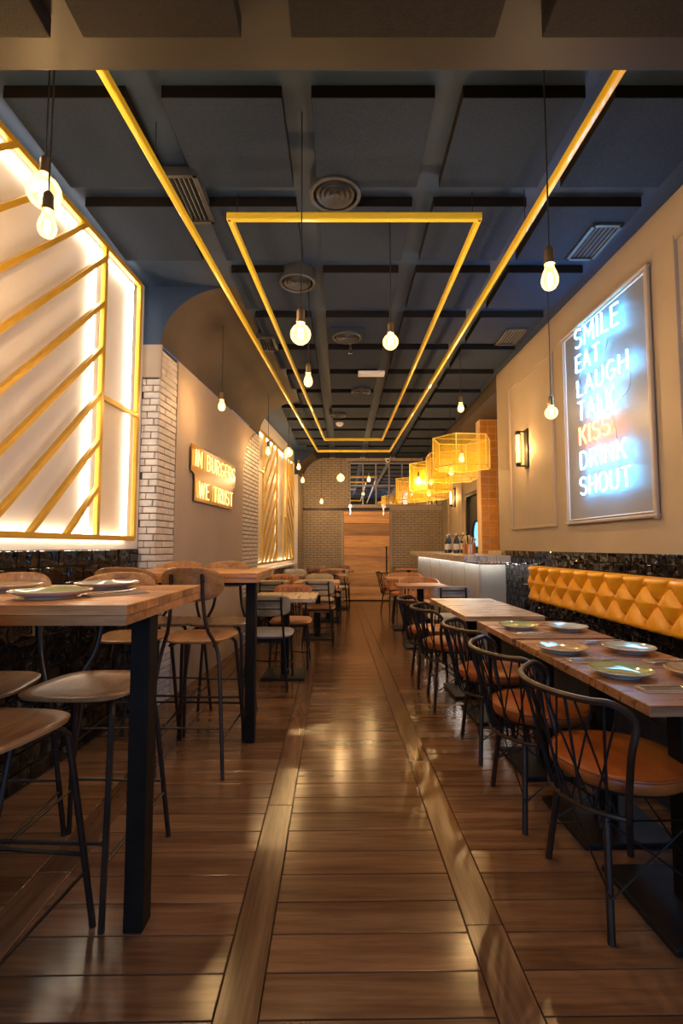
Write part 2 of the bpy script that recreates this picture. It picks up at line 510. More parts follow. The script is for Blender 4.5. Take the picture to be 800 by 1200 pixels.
b = MB(); b.prism([(FX(6.88), 6.88, 0), (FX(10.5), 10.5, 0), (FX(10.5), 10.5, CEIL), (FX(6.88), 6.88, CEIL)], (-.25, 0, 0)); b.build('niche_wall', 'niche_white', wl)
def PX(y): return -.93+.075*(y-10.5)
b = MB(); b.prism([(PX(10.5)-.012, 10.5, 0), (PX(YB)-.012, YB, 0), (-1.6, YB, 0), (-1.6, 10.5, 0)], (0, 0, 2.75)); b.build('wall_core', 'mortar', wl)
courses('far_bricks', wl, (PX(10.5)-.012, 10.5, 0), Vector((.075, 1, 0)), (0, 0, 1), .74, 2.75, .215, .0525, .006, .013, .004, 'taupe_brick', .5, 0, None, True)
b = MB(); A = arc_f(PX, 10.5, 16, .62, 2.75); B = arc_f(PX, YB, 16, .62, 2.75); b.grid([A, B]); b.build('vault_soffit', 'vault_paint', wl, True, 0, None, False)
b = MB(); b.prism([(-1.6, 10.5, 2.75)] + A + [(-1.6, 10.5, CEIL)], (0, .01, 0)); b.build('arch_face', 'ceiling_paint', wl)
b = MB(); b.prism([(FX(10.5), 10.488, 0), (PX(10.5), 10.488, 0), (PX(10.5), 10.488, 2.75), (FX(10.5), 10.488, 2.75)], (0, .012, 0)); b.build('pier_face', 'niche_white', wl)
# black wall tiles under the first niche
nd = Vector((.06, 1, 0)).normalized()
b = MB(); b.prism([(NX(.4)+.002, .4, 0), (NX(3.76)+.002, 3.76, 0), (NX(3.76)+.002, 3.76, 1.2), (NX(.4)+.002, .4, 1.2)], (.008, 0, 0)); b.build('tile_bed', 'black_grout', wl)
courses('tile', wl, (NX(1.15)+.010, 1.15, .008), nd, (0, 0, 1), 2.6, 1.19, .165, .0915, .004, .010, .003, 'left_black_tile', .5, .025)
b = MB(); b.prism([(FX(6.95)+.002, 6.95, 0), (FX(10.45)+.002, 10.45, 0), (FX(10.45)+.002, 10.45, .83), (FX(6.95)+.002, 6.95, .83)], (.02, 0, 0)); b.build('tile_bed', 'left_black_tile', wl)
b = MB(); b.prism([(FX(6.95)+.002, 6.95, .84), (FX(10.45)+.002, 10.45, .84), (FX(10.45)+.08, 10.45, .84), (FX(6.95)+.08, 6.95, .84)], (0, 0, .03)); b.build('ledge', 'niche_white', wl)

# ------------------------------------------------------------------ right wall
wr = struct(link('wall_right', None))
YE = 5.80
b = MB(); b.prism([(RX(YF), YF, 0), (RX(YE), YE, 0), (RX(YE), YE, CEIL), (RX(YF), YF, CEIL)], (.16, 0, 0)); b.build('plaster_face', 'wall_paint', wr)
XR2 = 2.30
b = MB()
b.box((XR2+.06, (YE+7.92)/2, 1.63), (.12, 7.92-YE, 3.26))
b.box((XR2+.06, (8.95+YB)/2, 1.63), (.12, YB-8.95, 3.26))
b.box((XR2+.06, 8.435, (2.16+3.26)/2), (.12, 1.03, 1.10))
b.build('service_wall', 'wall_paint', wr)
b = MB(); b.box(((1.87+2.42)/2, (5.80+YB)/2, (3.09+CEIL)/2), (.56, YB-5.80, CEIL-3.09)); b.build('bulkhead', 'vault_paint', wr)
b = MB(); b.box((2.17, 7.32, 1.545), (.26, .2, 3.09)); b.build('tiled_pier', 'tan_grout', wr)
courses('orange_tile', wr, (2.04, 7.222, .95), (1, 0, 0), (0, 0, 1), .26, 2.13, .118, .107, .009, .010, .003, 'orange_tile', 0, .01)
# trim mouldings around painted wall panels
def wall_pt(y, z, off=0.): return Vector((RX(y)-off, y, z))
def moulding(n, y0, y1, z0, z1, w=.028, d=.016, xf=None):
    xf = xf or RX; b = MB()
    for (ya, za, yb_, zb) in ((y0, z0, y1, z0), (y0, z1, y1, z1), (y0, z0, y0, z1), (y1, z0, y1, z1)):
        A = Vector((xf(ya)-d/2, ya, za)); B = Vector((xf(yb_)-d/2, yb_, zb)); e = (B-A).normalized()*w/2
        b.bar(A-e, B+e, d, w, (-1, 0, 0) if abs((B-A).z) > .1 else (0, 0, 1))
    return struct(b.build('trim_%d' % n, 'wall_paint', None, False, .004))
moulding(1, 4.33, 5.37, 1.405, 2.95)
moulding(2, 1.45, 2.74, 1.405, 2.99)
moulding(3, 9.35, 10.6, 1.45, 2.85, .028, .016, lambda y: XR2)
# glossy black tiles behind the bench
b = MB(); b.prism([(RX(1.2)-.001, 1.2, .0), (RX(5.6)-.001, 5.6, .0), (RX(5.6)-.001, 5.6, 1.172), (RX(1.2)-.001, 1.2, 1.172)], (-.008, 0, 0)); b.build('tile_bed', 'black_grout', wr)
rd = Vector((.025, -1, 0)).normalized()
def right_skip(s, t):
    y = 5.6-s; z = .445+t
    return (y < 4.70 and .76 < z < .97) or (y < 2.0)
courses('tile', wr, (RX(5.6)-.009, 5.6, .445), rd, (0, 0, 1), 3.7, .726, .138, .066, .003, .009, .003, 'black_tile', .5, .03, right_skip)

# ------------------------------------------------------------------ back wall
wb = struct(link('wall_back', None))
b = MB(); b.box((.5, YB+.08, 1.63), (4.2, .14, 3.26)); b.build('wall_core', 'dark_mortar', wb)
DX0, DX1, DZ = .055, 1.085, 2.0
def back_skip(s, t):
    x = -1.1+s
    return (DX0-.01 < x < DX1+.01 and t < DZ-.02) or (x > .20 and t > 2.12) or (x > DX1 and t > 2.05)
courses('bricks', wb, (-1.1, YB+.01, 0), (1, 0, 0), (0, 0, 1), 3.5, 3.26, .158, .0535, .006, .010, .003, 'taupe_brick', .5, 0, back_skip, True)
b = MB(); b.box((1.75, YB+.004, 2.10), (1.34, .012, .13)); b.box((1.25, YB+.004, 3.22), (2.3, .012, .10)); b.build('plaster_face', 'wall_paint', wb)

# sliding barn door, rail and wheels
d1 = struct(link('door_1', None)); d1.location = (0, YB-.075, 0)
z = .02; hs = [.30, .29, .29, .285, .28, .27, .265]
for h in hs:
    bd = place('board', piece_mesh(DX1-DX0, h-.004, .045, .004, 'door_wood', True), d1, (DX0, 0.045, z), (1, 0, 0), (0, 0, 1)); z += h
b = MB(); b.bar((DX1-.075, -.012, .62), (DX1-.075, -.012, 1.22), .03, .012, (0, 1, 0)); b.box((DX1-.075, .0, .64), (.02, .03, .02)); b.box((DX1-.075, 0, 1.2), (.02, .03, .02)); b.build('door_handle', 'black_steel', d1)
b = MB(); b.box((DX0-.03, .06, 1.0), (.05, .03, 2.0)); b.box((DX1+.03, .06, 1.0), (.05, .03, 2.0)); b.build('door_frame', 'wall_paint', d1)
rl = thing('door_rail', 'dark steel sliding rail running above the boarded barn door', 'rail', (0, YB-.06, 2.06))
MB().box((.10, 0, 0), (1.98, .016, .045)).build('track', 'bronze_steel', rl)
MB().box((.62, .02, .055), (.95, .03, .05)).build('header_board', 'wall_paint', rl)
for x in (.20, .95):
    w = MB().lathe([(0, -.03), (.05, -.03), (.055, -.022), (.055, -.008), (.045, 0), (0, 0)], 20, (x, 0, .06), 'y').build('wheel', 'chrome', rl, True)
    MB().box((x, -.028, -.06), (.035, .006, .16)).build('hanger', 'chrome', rl)

# steel grid mirror
mr = thing('grid_mirror', 'wide mirror in a steel grid frame above the barn door', 'mirror', (0, YB-.02, 0))
MX0, MX1, MZ0, MZ1 = .19, 2.28, 2.15, 3.12
ncol = 7
cw = (MX1-MX0)/ncol
for i in range(ncol):
    for j, (za, zb) in enumerate(((MZ0, 2.60), (2.60, MZ1))):
        MB().box((MX0+cw*(i+.5), .012, (za+zb)/2), (cw-.03, .006, zb-za-.03)).build('mirror_pane', 'mirror_silver', mr)
for i in range(ncol+1): MB().box((MX0+cw*i, 0, (MZ0+MZ1)/2), (.03, .03, MZ1-MZ0+.035)).build('mullion', 'grid_steel', mr)
for zz in (MZ0, 2.60, MZ1): MB().box(((MX0+MX1)/2, 0, zz), (MX1-MX0+.035, .032, .03)).build('rail', 'grid_steel', mr)

# service door with a round window
d2 = struct(link('door_2', None))
for (yc, zc, sy, sz) in ((7.955, 1.08, .07, 2.16), (8.915, 1.08, .07, 2.16), (8.435, 2.13, 1.03, .07)):
    MB().box((XR2-.01, yc, zc), (.09, sy, sz)).build('door_frame', 'door_dark', d2)
b = MB(); ring = 28
inner = [(XR2+.0, 8.435+.225*math.cos(2*PI*i/ring), 1.42+.225*math.sin(2*PI*i/ring)) for i in range(ring)]
def sq(a):
    c, s_ = math.cos(a), math.sin(a); k = 1/max(abs(c)/.445, abs(s_)/(1.42 if s_ < 0 else .67)); return (c*k, s_*k)
outer = [(XR2+.0, 8.435+sq(2*PI*i/ring)[0], 1.42+sq(2*PI*i/ring)[1]) for i in range(ring)]
vs = inner+outer+[(p[0]+.04, p[1], p[2]) for p in inner+outer]
fs = []
for i in range(ring):
    j = (i+1) % ring
    fs += [(i, j, ring+j, ring+i), (2*ring+i, 3*ring+i, 3*ring+j, 2*ring+j), (i, 2*ring+i, 2*ring+j, j)]
b.add(vs, fs); b.build('door_leaf', 'door_dark', d2)
MB().tube([(XR2-.004, 8.435+.232*math.cos(2*PI*i/32), 1.42+.232*math.sin(2*PI*i/32)) for i in range(32)], .014, 8, True).build('porthole_ring', 'post_steel', d2, True)
MB().lathe([(.001, 0), (.225, 0), (.225, .008), (.001, .008)], 28, (XR2+.02, 8.435, 1.42), 'x').build('porthole_pane', 'porthole_blue', d2)
MB().box((XR2+.2, 8.435, 1.1), (.02, 1.3, 2.3)).build('dark_backing', 'door_dark', d2)

# ------------------------------------------------------------------ front wall behind the camera, with the street window
wf = struct(link('wall_front', None))
b = MB()
b.box((.1, YF-.06, .125), (4.6, .12, .25)); b.box((.1, YF-.06, (2.65+CEIL)/2), (4.6, .12, CEIL-2.65))
b.box((-1.78, YF-.06, 1.45), (.5, .12, 2.4)); b.box((2.0, YF-.06, 1.45), (.5, .12, 2.4)); b.build('wall_core', 'near_ceiling_paint', wf)
w1 = struct(link('window_1', None))
for x in (-1.53, -.6, .12, 1.0, 1.75): MB().box((x, YF-.06, 1.45), (.05, .07, 2.4)).build('mullion', 'black_steel', w1)
for z in (.275, 2.62): MB().box((.11, YF-.06, z), (3.3, .07, .05)).build('window_frame', 'black_steel', w1)
for xa, xb in ((-1.53, -.6), (-.6, .12), (.12, 1.0), (1.0, 1.75)): MB().box(((xa+xb)/2, YF-.06, 1.45), (xb-xa-.04, .008, 2.3)).build('pane', 'window_glass', w1)

# ------------------------------------------------------------------ ceiling
ce = struct(MB().box((.2, (1.55+YB)/2, CEIL+.05), (4.6, YB-1.55+.2, .1)).build('ceiling', 'ceiling_paint'))
LOW = 2.86
b = MB(); b.box((.2, (YF+1.60)/2, (LOW+CEIL+.1)/2), (4.6, 1.60-YF, CEIL+.1-LOW)); b.build('dropped_ceiling', 'near_ceiling_paint', ce)
cols = [(-1.50, -.96), (-.80, -.265), (-.135, .415), (.538, 1.083), (1.21, 1.755)]
rows_y = [2.06+.7035*i for i in range(13)]
def panel(x0, x1, y0, y1, zb, zt, parent=ce, mat='acoustic_panel'):
    b = MB(); c = .006
    b.box(((x0+x1)/2, (y0+y1)/2, (zb+zt)/2), (x1-x0, y1-y0, zt-zb))
    o = b.build('ceiling_panel', mat, parent, False, .004)
    o.data.materials.append(M('panel_edge_shade'))
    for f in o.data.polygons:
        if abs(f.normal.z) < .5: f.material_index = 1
for r, y in enumerate(rows_y):
    if y+.55 > YB-.1: continue
    for c, (x0, x1) in enumerate(cols):
        yy0, yy1 = y, y+.552
        if c == 0 and r > 1 : continue
        if c == 0: x0 = max(x0, NX(yy0)+.05)
        if c == 1:
            if 3.77-.1 < yy1 and yy0 < 6.95: x0 = max(x0, TX(yy1)+.585)
            if r >= 11: x0 = -.70
            if r in (7, 8, 9, 10): x0 = -.86
        if c == 4 and r >= 6: x1 = 1.80
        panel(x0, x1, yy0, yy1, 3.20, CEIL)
for r, (y0, y1) in enumerate(((-.86, -.14), (.02, .65), (.80, 1.43))):
    for (x0, x1) in ((-1.55, -.90), (-.80, -.31), (-.155, .475), (.62, 1.20), (1.33, 1.85)):
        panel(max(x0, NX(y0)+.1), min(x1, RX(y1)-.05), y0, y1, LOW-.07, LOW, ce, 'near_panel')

# yellow tube light frames hanging under the ceiling
def rail(label, pts, z, name='hanging_frame', wires=()):
    t = thing(name, label, 'hanging frame', (0, 0, z), 0, 'yellow hanging frames')
    for a, c in zip(pts, pts[1:]):
        A = Vector((*a, 0)); C = Vector((*c, 0)); e = (C-A).normalized()*.014
        MB().bar(A-e, C+e, .028, .045).build('rail_tube', 'yellow_rail', t, False, .006)
    for (x, y) in wires: MB().tube([(x, y, .02), (x, y, CEIL-z-.002)], .0025, 5).build('suspension_wire', 'cord_black', t)
    return t
rail('outer yellow square tube frame hung along the whole ceiling, open toward the front', [(-.93, 1.66), (-.457, 9.45), (.93, 9.45), (1.075, 1.66)], 3.05, 'hanging_frame', [(-.892, 2.25), (-.77, 4.25), (-.60, 7.2), (1.045, 2.7), (1.0, 5.1), (.955, 7.8)])
inn = [(-.625, 2.64), (-.287, 8.40), (.70, 8.40), (.768, 2.64)]
rail('inner yellow square tube frame, a closed long rectangle hung inside the larger one', inn+[inn[0]], 3.05, 'hanging_frame', [(-.60, 2.72), (.752, 2.72), (-.30, 8.3), (.69, 8.3)])

# ------------------------------------------------------------------ vents and ceiling fittings
def round_vent(x, y, r, label, square=False, z=3.2):
    t = thing('ceiling_vent', label, 'vent', (x, y, z), 0, 'round ceiling vents')
    n = 4
    MB().lathe([(r, CEIL-z), (r, -.012), (r*.93, -.022), (r*.86, -.012), (r*.86, .03)], 32, (0, 0, 0), 'z', False).build('vent_frame', 'vent_grey', t, True)
    MB().lathe([(.001, .032), (r*.86, .032), (r*.86, .04), (.001, .04)], 32).build('vent_recess', 'vent_dark', t)
    for k in range(n):
        ra = r*(.78-.19*k); MB().lathe([(ra, .02), (ra-.008, -.014), (ra-.032, .012), (ra-.026, .022), (ra, .02)], 32, (0, 0, 0), 'z', False).build('vent_cone', 'vent_grey', t, True)
    if square: MB().box((0, 0, .018), (r*2.3, r*2.3, .030)).build('vent_plate', 'acoustic_panel', t, False, .004)
round_vent(-.035, 2.66, .145, 'nearest round ceiling vent with concentric black rings')
round_vent(-.33, 3.57, .135, 'round grey ceiling vent left of the globe bulb cord, second from the front', False, 3.19)
round_vent(.05, 4.52, .135, 'round ceiling vent on a square plate behind the sprinkler row', True, 3.18)
round_vent(.25, 6.20, .125, 'round ceiling vent right behind the white emergency light', False, 3.19)
round_vent(-.06, 7.35, .125, 'farthest round ceiling vent, small, near the end of the inner yellow frame', False, 3.19)
def slot_vent(cx, cy, lx, ly, label, rz=0, along_y=True):
    t = thing('slot_vent', label, 'vent', (cx, cy, 3.2), rz, 'slotted ceiling vents')
    MB().box((0, 0, .035), (lx, ly, .03)).build('vent_recess', 'vent_dark', t)
    b = MB()
    for sx in (-1, 1): b.box((sx*lx/2, 0, .01), (.022, ly+.02, .05))
    for sy in (-1, 1): b.box((0, sy*ly/2, .01), (lx+.02, .022, .05))
    b.build('vent_frame', 'vent_grey', t)
    n = 6
    for i in range(n): MB().box((-lx/2+lx*(i+.5)/n, 0, .008), (.008, ly, .028), Matrix.Rotation(.4, 3, 'Y')).build('slat', 'vent_grey', t)
slot_vent(-.86, 2.70, .155, .38, 'slotted air vent beside the left yellow rail, near the front')
slot_vent(1.64, 3.10, .17, .36, 'slotted air vent over the framed neon sign, lit blue')
slot_vent(1.60, 4.56, .17, .34, 'slotted air vent on the right farther from the neon sign')
slot_vent(-.72, 4.72, .15, .30, 'slotted air vent between the yellow rails at the vault edge')
e = thing('emergency_light', 'white emergency light box on the ceiling panels inside the inner frame', 'light', (.34, 5.52, 3.2))
MB().box((0, 0, -.02), (.30, .12, .035)).build('housing', 'white_plastic', e, False, .006)
MB().box((0, -.02, -.042), (.26, .07, .012)).build('diffuser', 'white_plastic', e, False, .004)
e = thing('smoke_detector', 'small white round smoke detector near the far end of the ceiling', 'detector', (-.03, 7.85, 3.2))
MB().lathe([(.06, 0), (.062, -.02), (.045, -.045), (.001, -.05)], 20).build('body', 'white_plastic', e, True)
MB().lathe([(.03, -.048), (.028, -.056), (.001, -.056)], 16).build('cap', 'white_plastic', e, True)
e = thing('sprinkler_head', 'small metal sprinkler head between ceiling panels behind the square vent', 'sprinkler', (.09, 4.88, CEIL))
MB().lathe([(.018, 0), (.018, -.05), (.006, -.06), (.006, -.09), (.022, -.095), (.001, -.10)], 12).build('head', 'chrome', e, True)
e = thing('security_camera', 'small white dome security camera above the grid mirror', 'camera', (1.05, YB-.13, 3.20))
MB().lathe([(.07, .06), (.072, 0), (.062, -.03)], 20).build('mount', 'white_plastic', e, True)
MB().lathe([(.061, -.03), (.052, -.065), (.030, -.088), (.001, -.095)], 20).build('dome', 'white_plastic', e, True)
MB().lathe([(.001, 0), (.028, 0), (.028, -.006), (.001, -.006)], 14, (0, -.052, -.045), 'y').build('lens', 'vent_dark', e, True)

# ------------------------------------------------------------------ pendant bulbs
PR = {
 'globe': lambda r: [(.0135, r*1.25), (.016, r*1.08), (r*.45, r*.90), (r*.75, r*.66), (r*.95, r*.30), (r, 0), (r*.93, -r*.36), (r*.72, -r*.69), (r*.4, -r*.92), (.001, -r)],
 'pear': lambda r: [(.0135, r*2.1), (.015, r*1.95), (r*.60, r*1.35), (r*.82, r*.8), (r*.97, r*.25), (r, -.1*r), (r*.92, -r*.55), (r*.68, -r*.95), (r*.35, -r*1.15), (.001, -r*1.2)],
}
def pendant(label, x, y, z, kind, r, top=CEIL, power=1.0, group='hanging bulbs on black cords'):
    t = thing('pendant_bulb', label, 'pendant lamp', (x, y, z), 0, group)
    neck = r*1.2 if kind == 'globe' else r*2.05
    MB().tube([(0, 0, neck+.055), (.002, .001, (neck+top-z)/2), (0, 0, top-z-.001)], .0032, 6).build('cord', 'cord_black', t)
    MB().lathe([(.001, neck+.075), (.008, neck+.07), (.017, neck+.058), (.0185, neck+.05), (.0185, neck+.012), (.021, neck+.010), (.021, neck-.004), (.001, neck-.004)], 16).build('socket', 'socket_brass', t, True)
    g = MB().lathe(PR[kind](r), 24).build('glass_bulb', 'bulb_glass', t, True)
    b = MB(); h = r*.75 if kind == 'globe' else r*1.0
    for k in range(6):
        a = k*PI/3; a2 = a+PI/6; rr = r*.22
        b.tube([(rr*math.cos(a), rr*math.sin(a), h*.8), (rr*1.3*math.cos(a2), rr*1.3*math.sin(a2), -h*.55), (rr*math.cos(a+PI/3), rr*math.sin(a+PI/3), h*.8)], .0016, 4)
    b.build('filament', 'filament', g)
    L = bpy.data.lights.new('bulb_light', 'POINT'); L.energy = BULB_W*power; L.color = (1., .66, .33); L.shadow_soft_size = .018
    lo = link('bulb_light', L, t)
    return t
G125, G95, ST = .0625, .0475, .032
pendant('globe bulb hanging from the dropped ceiling near the street window, left', -.95, .42, 2.40, 'globe', G95, LOW, .8)
pendant('globe bulb hanging from the dropped ceiling near the street window, right', .75, -.35, 2.40, 'globe', G95, LOW, .8)
pendant('large amber globe bulb at the upper left, the nearest hanging bulb', -1.135, 1.80, 2.568, 'globe', G125, CEIL, .9)
pendant('small pear bulb hanging just under the large amber globe at the left', -1.055, 1.70, 2.36, 'pear', ST, CEIL, .6)
pendant('bright globe bulb left of centre inside the inner yellow frame', -.187, 2.20, 2.185, 'globe', G95)
pendant('bright globe bulb right of centre inside the inner yellow frame', .295, 2.90, 2.445, 'globe', G95)
pendant('pear bulb below and behind the central globe bulb', -.24, 3.50, 2.405, 'pear', ST)
pendant('pear bulb with starry glow hanging before the yellow hexagonal lamps', 1.225, 5.0, 2.63, 'pear', ST)
pendant('large pear bulb at the right, hanging beside the neon sign top', .828, 1.90, 2.275, 'pear', ST*1.05)
pendant('small globe bulb hanging before the left edge of the framed neon sign', 1.49, 3.46, 2.165, 'globe', G95*.95, 3.2)
pendant('pear bulb hanging from the brown vault above the amber neon words', -1.058, 4.30, 2.45, 'pear', ST, 3.19, .7)
pendant('small pear bulb before the edge of the far gold lattice', -.93, 6.2, 2.41, 'pear', ST, 3.15, .55)
pendant('amber globe bulb hanging before the far gold lattice', -.78, 7.2, 2.59, 'globe', G125, CEIL, .9)
pendant('pear bulb to the right of the far lattice, upper of two', -.74, 8.5, 2.58, 'pear', ST*1.05, CEIL, .9)
pendant('pear bulb to the right of the far lattice, lower of two', -.75, 9.5, 2.48, 'pear', ST*1.1, CEIL, .9)
pendant('low hung pear bulb before the back brick wall', -.42, 10.4, 2.15, 'pear', ST*1.1, CEIL, .9)
pendant('globe bulb before the back brick wall beside the grid mirror', -.015, 8.6, 2.41, 'globe', G125*1.05, CEIL, 1.1)
pendant('globe bulb hanging left of the yellow hexagonal lamps above the counter', 1.19, 7.6, 2.215, 'globe', G125, CEIL, 1.)
pendant('pear bulb deep in the room near the grid mirror', .55, 9.9, 2.55, 'pear', ST*1.1, CEIL, .9)

# ------------------------------------------------------------------ yellow mesh lamps above the counter
def hexlamp(label, x, y, zt, zb, r, rz, n=6):
    t = thing('mesh_lamp', label, 'lamp', (x, y, zb), rz, 'yellow mesh lamps above the counter')
    h = zt-zb
    P = [(r*math.cos(2*PI*i/n), r*math.sin(2*PI*i/n)) for i in range(n)]
    for i in range(n):
        a, c = P[i], P[(i+1) % n]
        b = MB(); q4(b, (a[0], a[1], 0), (c[0], c[1], 0), (c[0], c[1], h), (a[0], a[1], h)); b.build('mesh_panel', 'lamp_mesh', t, False, 0, None, False)
    b = MB()
    for i in range(n):
        a, c = P[i], P[(i+1) % n]
        for zz in (0, h): b.tube([(a[0], a[1], zz), (c[0], c[1], zz)], .0065, 6)
        b.tube([(a[0], a[1], 0), (a[0], a[1], h)], .0065, 6)
    b.tube([(P[0][0], P[0][1], h), (P[n//2][0], P[n//2][1], h)], .004, 5)
    b.build('wire_frame', 'lamp_wire', t)
    MB().tube([(0, 0, h*.55), (0, 0, CEIL-zb)], .0035, 6).build('cord', 'cord_black', t)
    MB().lathe([(.001, .07), (.018, .06), (.019, .02), (.001, .015)], 12, (0, 0, h*.45)).build('socket', 'socket_brass', t, True)
    MB().lathe(PR['pear'](.034), 18, (0, 0, h*.45-.05)).build('glass_bulb', 'bulb_glass', t, True)
    L = bpy.data.lights.new('bulb_light', 'POINT'); L.energy = BULB_W*.45; L.color = (1., .68, .34); L.shadow_soft_size = .02
    lo = link('bulb_light', L, t); lo.location = (0, 0, h*.45-.05)
hexlamp('nearest yellow mesh lamp over the counter, highest in the picture', 1.47, 6.0, 2.53, 2.17, .36, .12)
hexlamp('second yellow mesh lamp from the front, hanging lower behind the first', 1.50, 6.72, 2.46, 2.12, .36, .5)
hexlamp('third yellow mesh lamp from the front over the counter', 1.44, 7.9, 2.53, 2.10, .36, .2)
hexlamp('fourth yellow mesh lamp from the front over the counter', 1.55, 8.75, 2.36, 2.06, .36, .6)
hexlamp('farthest yellow mesh lamp, nearest the grid mirror', 1.38, 9.6, 2.52, 2.10, .34, .3)

# ------------------------------------------------------------------ stroke lettering for the neon signs
def A_(cx, cy, rx, ry, a0, a1, n=10):
    return [(cx+rx*math.cos(math.radians(a0+(a1-a0)*i/n)), cy+ry*math.sin(math.radians(a0+(a1-a0)*i/n))) for i in range(n+1)]
FONT = {
 'S': (.50, [A_(.25, .74, .23, .24, 35, 260, 9)[:-1] + A_(.25, .26, .24, .25, 80, -140, 10)]),
 'M': (.70, [[(.03, 0), (.06, 1), (.35, .30), (.64, 1), (.67, 0)]]),
 'I': (.12, [[(.06, 0), (.06, 1)]]),
 'L': (.42, [[(.04, 1), (.04, .02), (.40, .02)]]),
 'E': (.46, [[(.44, .98), (.04, .98), (.04, .02), (.44, .02)], [(.04, .52), (.38, .52)]]),
 'A': (.58, [[(.02, 0), (.29, 1), (.56, 0)], [(.11, .34), (.47, .34)]]),
 'T': (.54, [[(.02, .98), (.52, .98)], [(.27, .98), (.27, 0)]]),
 'U': (.52, [[(.03, 1), (.03, .26)] + A_(.26, .26, .23, .25, 180, 360, 9) + [(.49, 1)]]),
 'G': (.56, [A_(.28, .5, .26, .49, 50, 330, 14) + [(.52, .44), (.30, .44)]]),
 'H': (.54, [[(.03, 0), (.03, 1)], [(.51, 0), (.51, 1)], [(.03, .52), (.51, .52)]]),
 'K': (.52, [[(.03, 0), (.03, 1)], [(.50, 1), (.05, .46)], [(.18, .62), (.50, 0)]]),
 'D': (.54, [[(.03, .01), (.03, .99)] + [(.2, .99)] + A_(.22, .5, .29, .49, 90, -90, 10) + [(.03, .01)]]),
 'R': (.50, [[(.03, 0), (.03, .98), (.24, .98)] + A_(.26, .74, .21, .24, 90, -90, 8) + [(.03, .50)], [(.22, .50), (.48, 0)]]),
 'N': (.54, [[(.03, 0), (.03, 1), (.51, 0), (.51, 1)]]),
 'O': (.58, [A_(.29, .5, .27, .49, 90, 450, 18)]),
 'B': (.50, [[(.03, .01), (.03, .98), (.24, .98)] + A_(.24, .75, .20, .23, 90, -90, 8) + [(.05, .52), (.26, .52)] + A_(.26, .265, .22, .255, 90, -90, 8) + [(.03, .01)]]),
 'W': (.80, [[(.02, 1), (.21, 0), (.40, .92), (.59, 0), (.78, 1)]]),
}
def word(parent, text, P0, u, v, n, width, height, off, rad, mat, gap=.14, tail=True, slope=0.):
    """each letter of the word is a glass tube held off the board"""
    tot = sum(FONT[c][0] if c != ' ' else .32 for c in text) + gap*(len(text)-1)
    k = width/tot; x = 0.
    for c in text:
        if c == ' ': x += .32+gap; continue
        w, strokes = FONT[c]
        b = MB()
        for st in strokes:
            pts = [P0 + u*((x+p[0])*k) + v*(p[1]*height + slope*(x+p[0])*k) + n*off for p in st]
            dense = []
            for a, e in zip(pts, pts[1:]): dense += [a, a*.5+e*.5]
            dense.append(pts[-1])
            b.tube(dense, rad, 7)
            if tail: b.tube([pts[0], pts[0]-n*(off-.002)], rad*.8, 5)
        b.build('neon_letter', mat, parent, True)
        x += w+gap

# white neon words in a white frame on the right wall
ns = thing('neon_sign', 'tall framed neon sign reading SMILE EAT LAUGH TALK KISS DRINK SHOUT', 'sign', (0, 0, 0))
Y0, Y1, Z0, Z1 = 4.09, 2.98, 1.405, 2.965
b = MB()
b.prism([wall_pt(Y0, Z0, .003), wall_pt(Y1, Z0, .003), wall_pt(Y1, Z1, .003), wall_pt(Y0, Z1, .003)], (-.010, 0, 0)); b.build('back_panel', 'sign_panel', ns)
for (ya, za, yb_, zb) in ((Y0, Z0, Y1, Z0), (Y0, Z1, Y1, Z1), (Y0, Z0, Y0, Z1), (Y1, Z0, Y1, Z1)):
    A = wall_pt(ya, za, .02); B = wall_pt(yb_, zb, .02); ee = (B-A).normalized()*.022
    fb = MB(); up = (-1, 0, 0) if abs((B-A).z) > .1 else (0, 0, 1)
    fb.bar(A-ee, B+ee, .034, .024, up); ob = fb.build('frame_side', 'wall_paint', ns, False, .008)
    cy, cz = (Y0+Y1)/2, (Z0+Z1)/2; sh = lambda y, z: wall_pt(y+(.026 if y < cy else -.026), z+(.026 if z < cz else -.026), .014)
    MB().bar(sh(ya, za), sh(yb_, zb), .016, .010, up).build('frame_lip', 'white_trim', ns, False, .003)
un = Vector((.025, -1, 0)).normalized(); nn = Vector((-1, -.025, 0)).normalized(); vv = Vector((0, 0, 1))
for text, y0, z0, wd, hh, sl, mt in (('SMILE', 3.81, 2.765, .585, .15, -.09, 'neon_white'), ('EAT', 3.81, 2.575, .34, .13, -.05, 'neon_white'),
      ('LAUGH', 3.80, 2.375, .66, .13, -.01, 'neon_white'), ('TALK', 3.795, 2.19, .485, .145, -.05, 'neon_white'), ('KISS', 3.785, 1.998, .41, .135, 0., 'neon_red'),
      ('DRINK', 3.785, 1.81, .585, .13, -.02, 'neon_white'), ('SHOUT', 3.80, 1.612, .64, .135, -.01, 'neon_white')):
    word(ns, text, wall_pt(y0, z0), un, vv, nn, wd, hh, .058, .0068, mt, .19, False, sl)
for pts in ([(3.46, 2.80), (3.40, 2.72), (3.44, 2.62), (3.52, 2.60)], [(3.78, 2.58), (3.83, 2.52), (3.80, 2.46)], [(3.16, 2.36), (3.18, 2.26), (3.30, 2.20), (3.33, 2.16)], [(3.40, 2.16), (3.37, 2.08), (3.34, 1.96), (3.33, 1.90)], [(3.72, 1.81), (3.71, 1.77), (3.70, 1.75)]):
    MB().tube(cr([wall_pt(y, z, .03) for y, z in pts], 5), .003, 5).build('cable', 'clear_cable', ns)

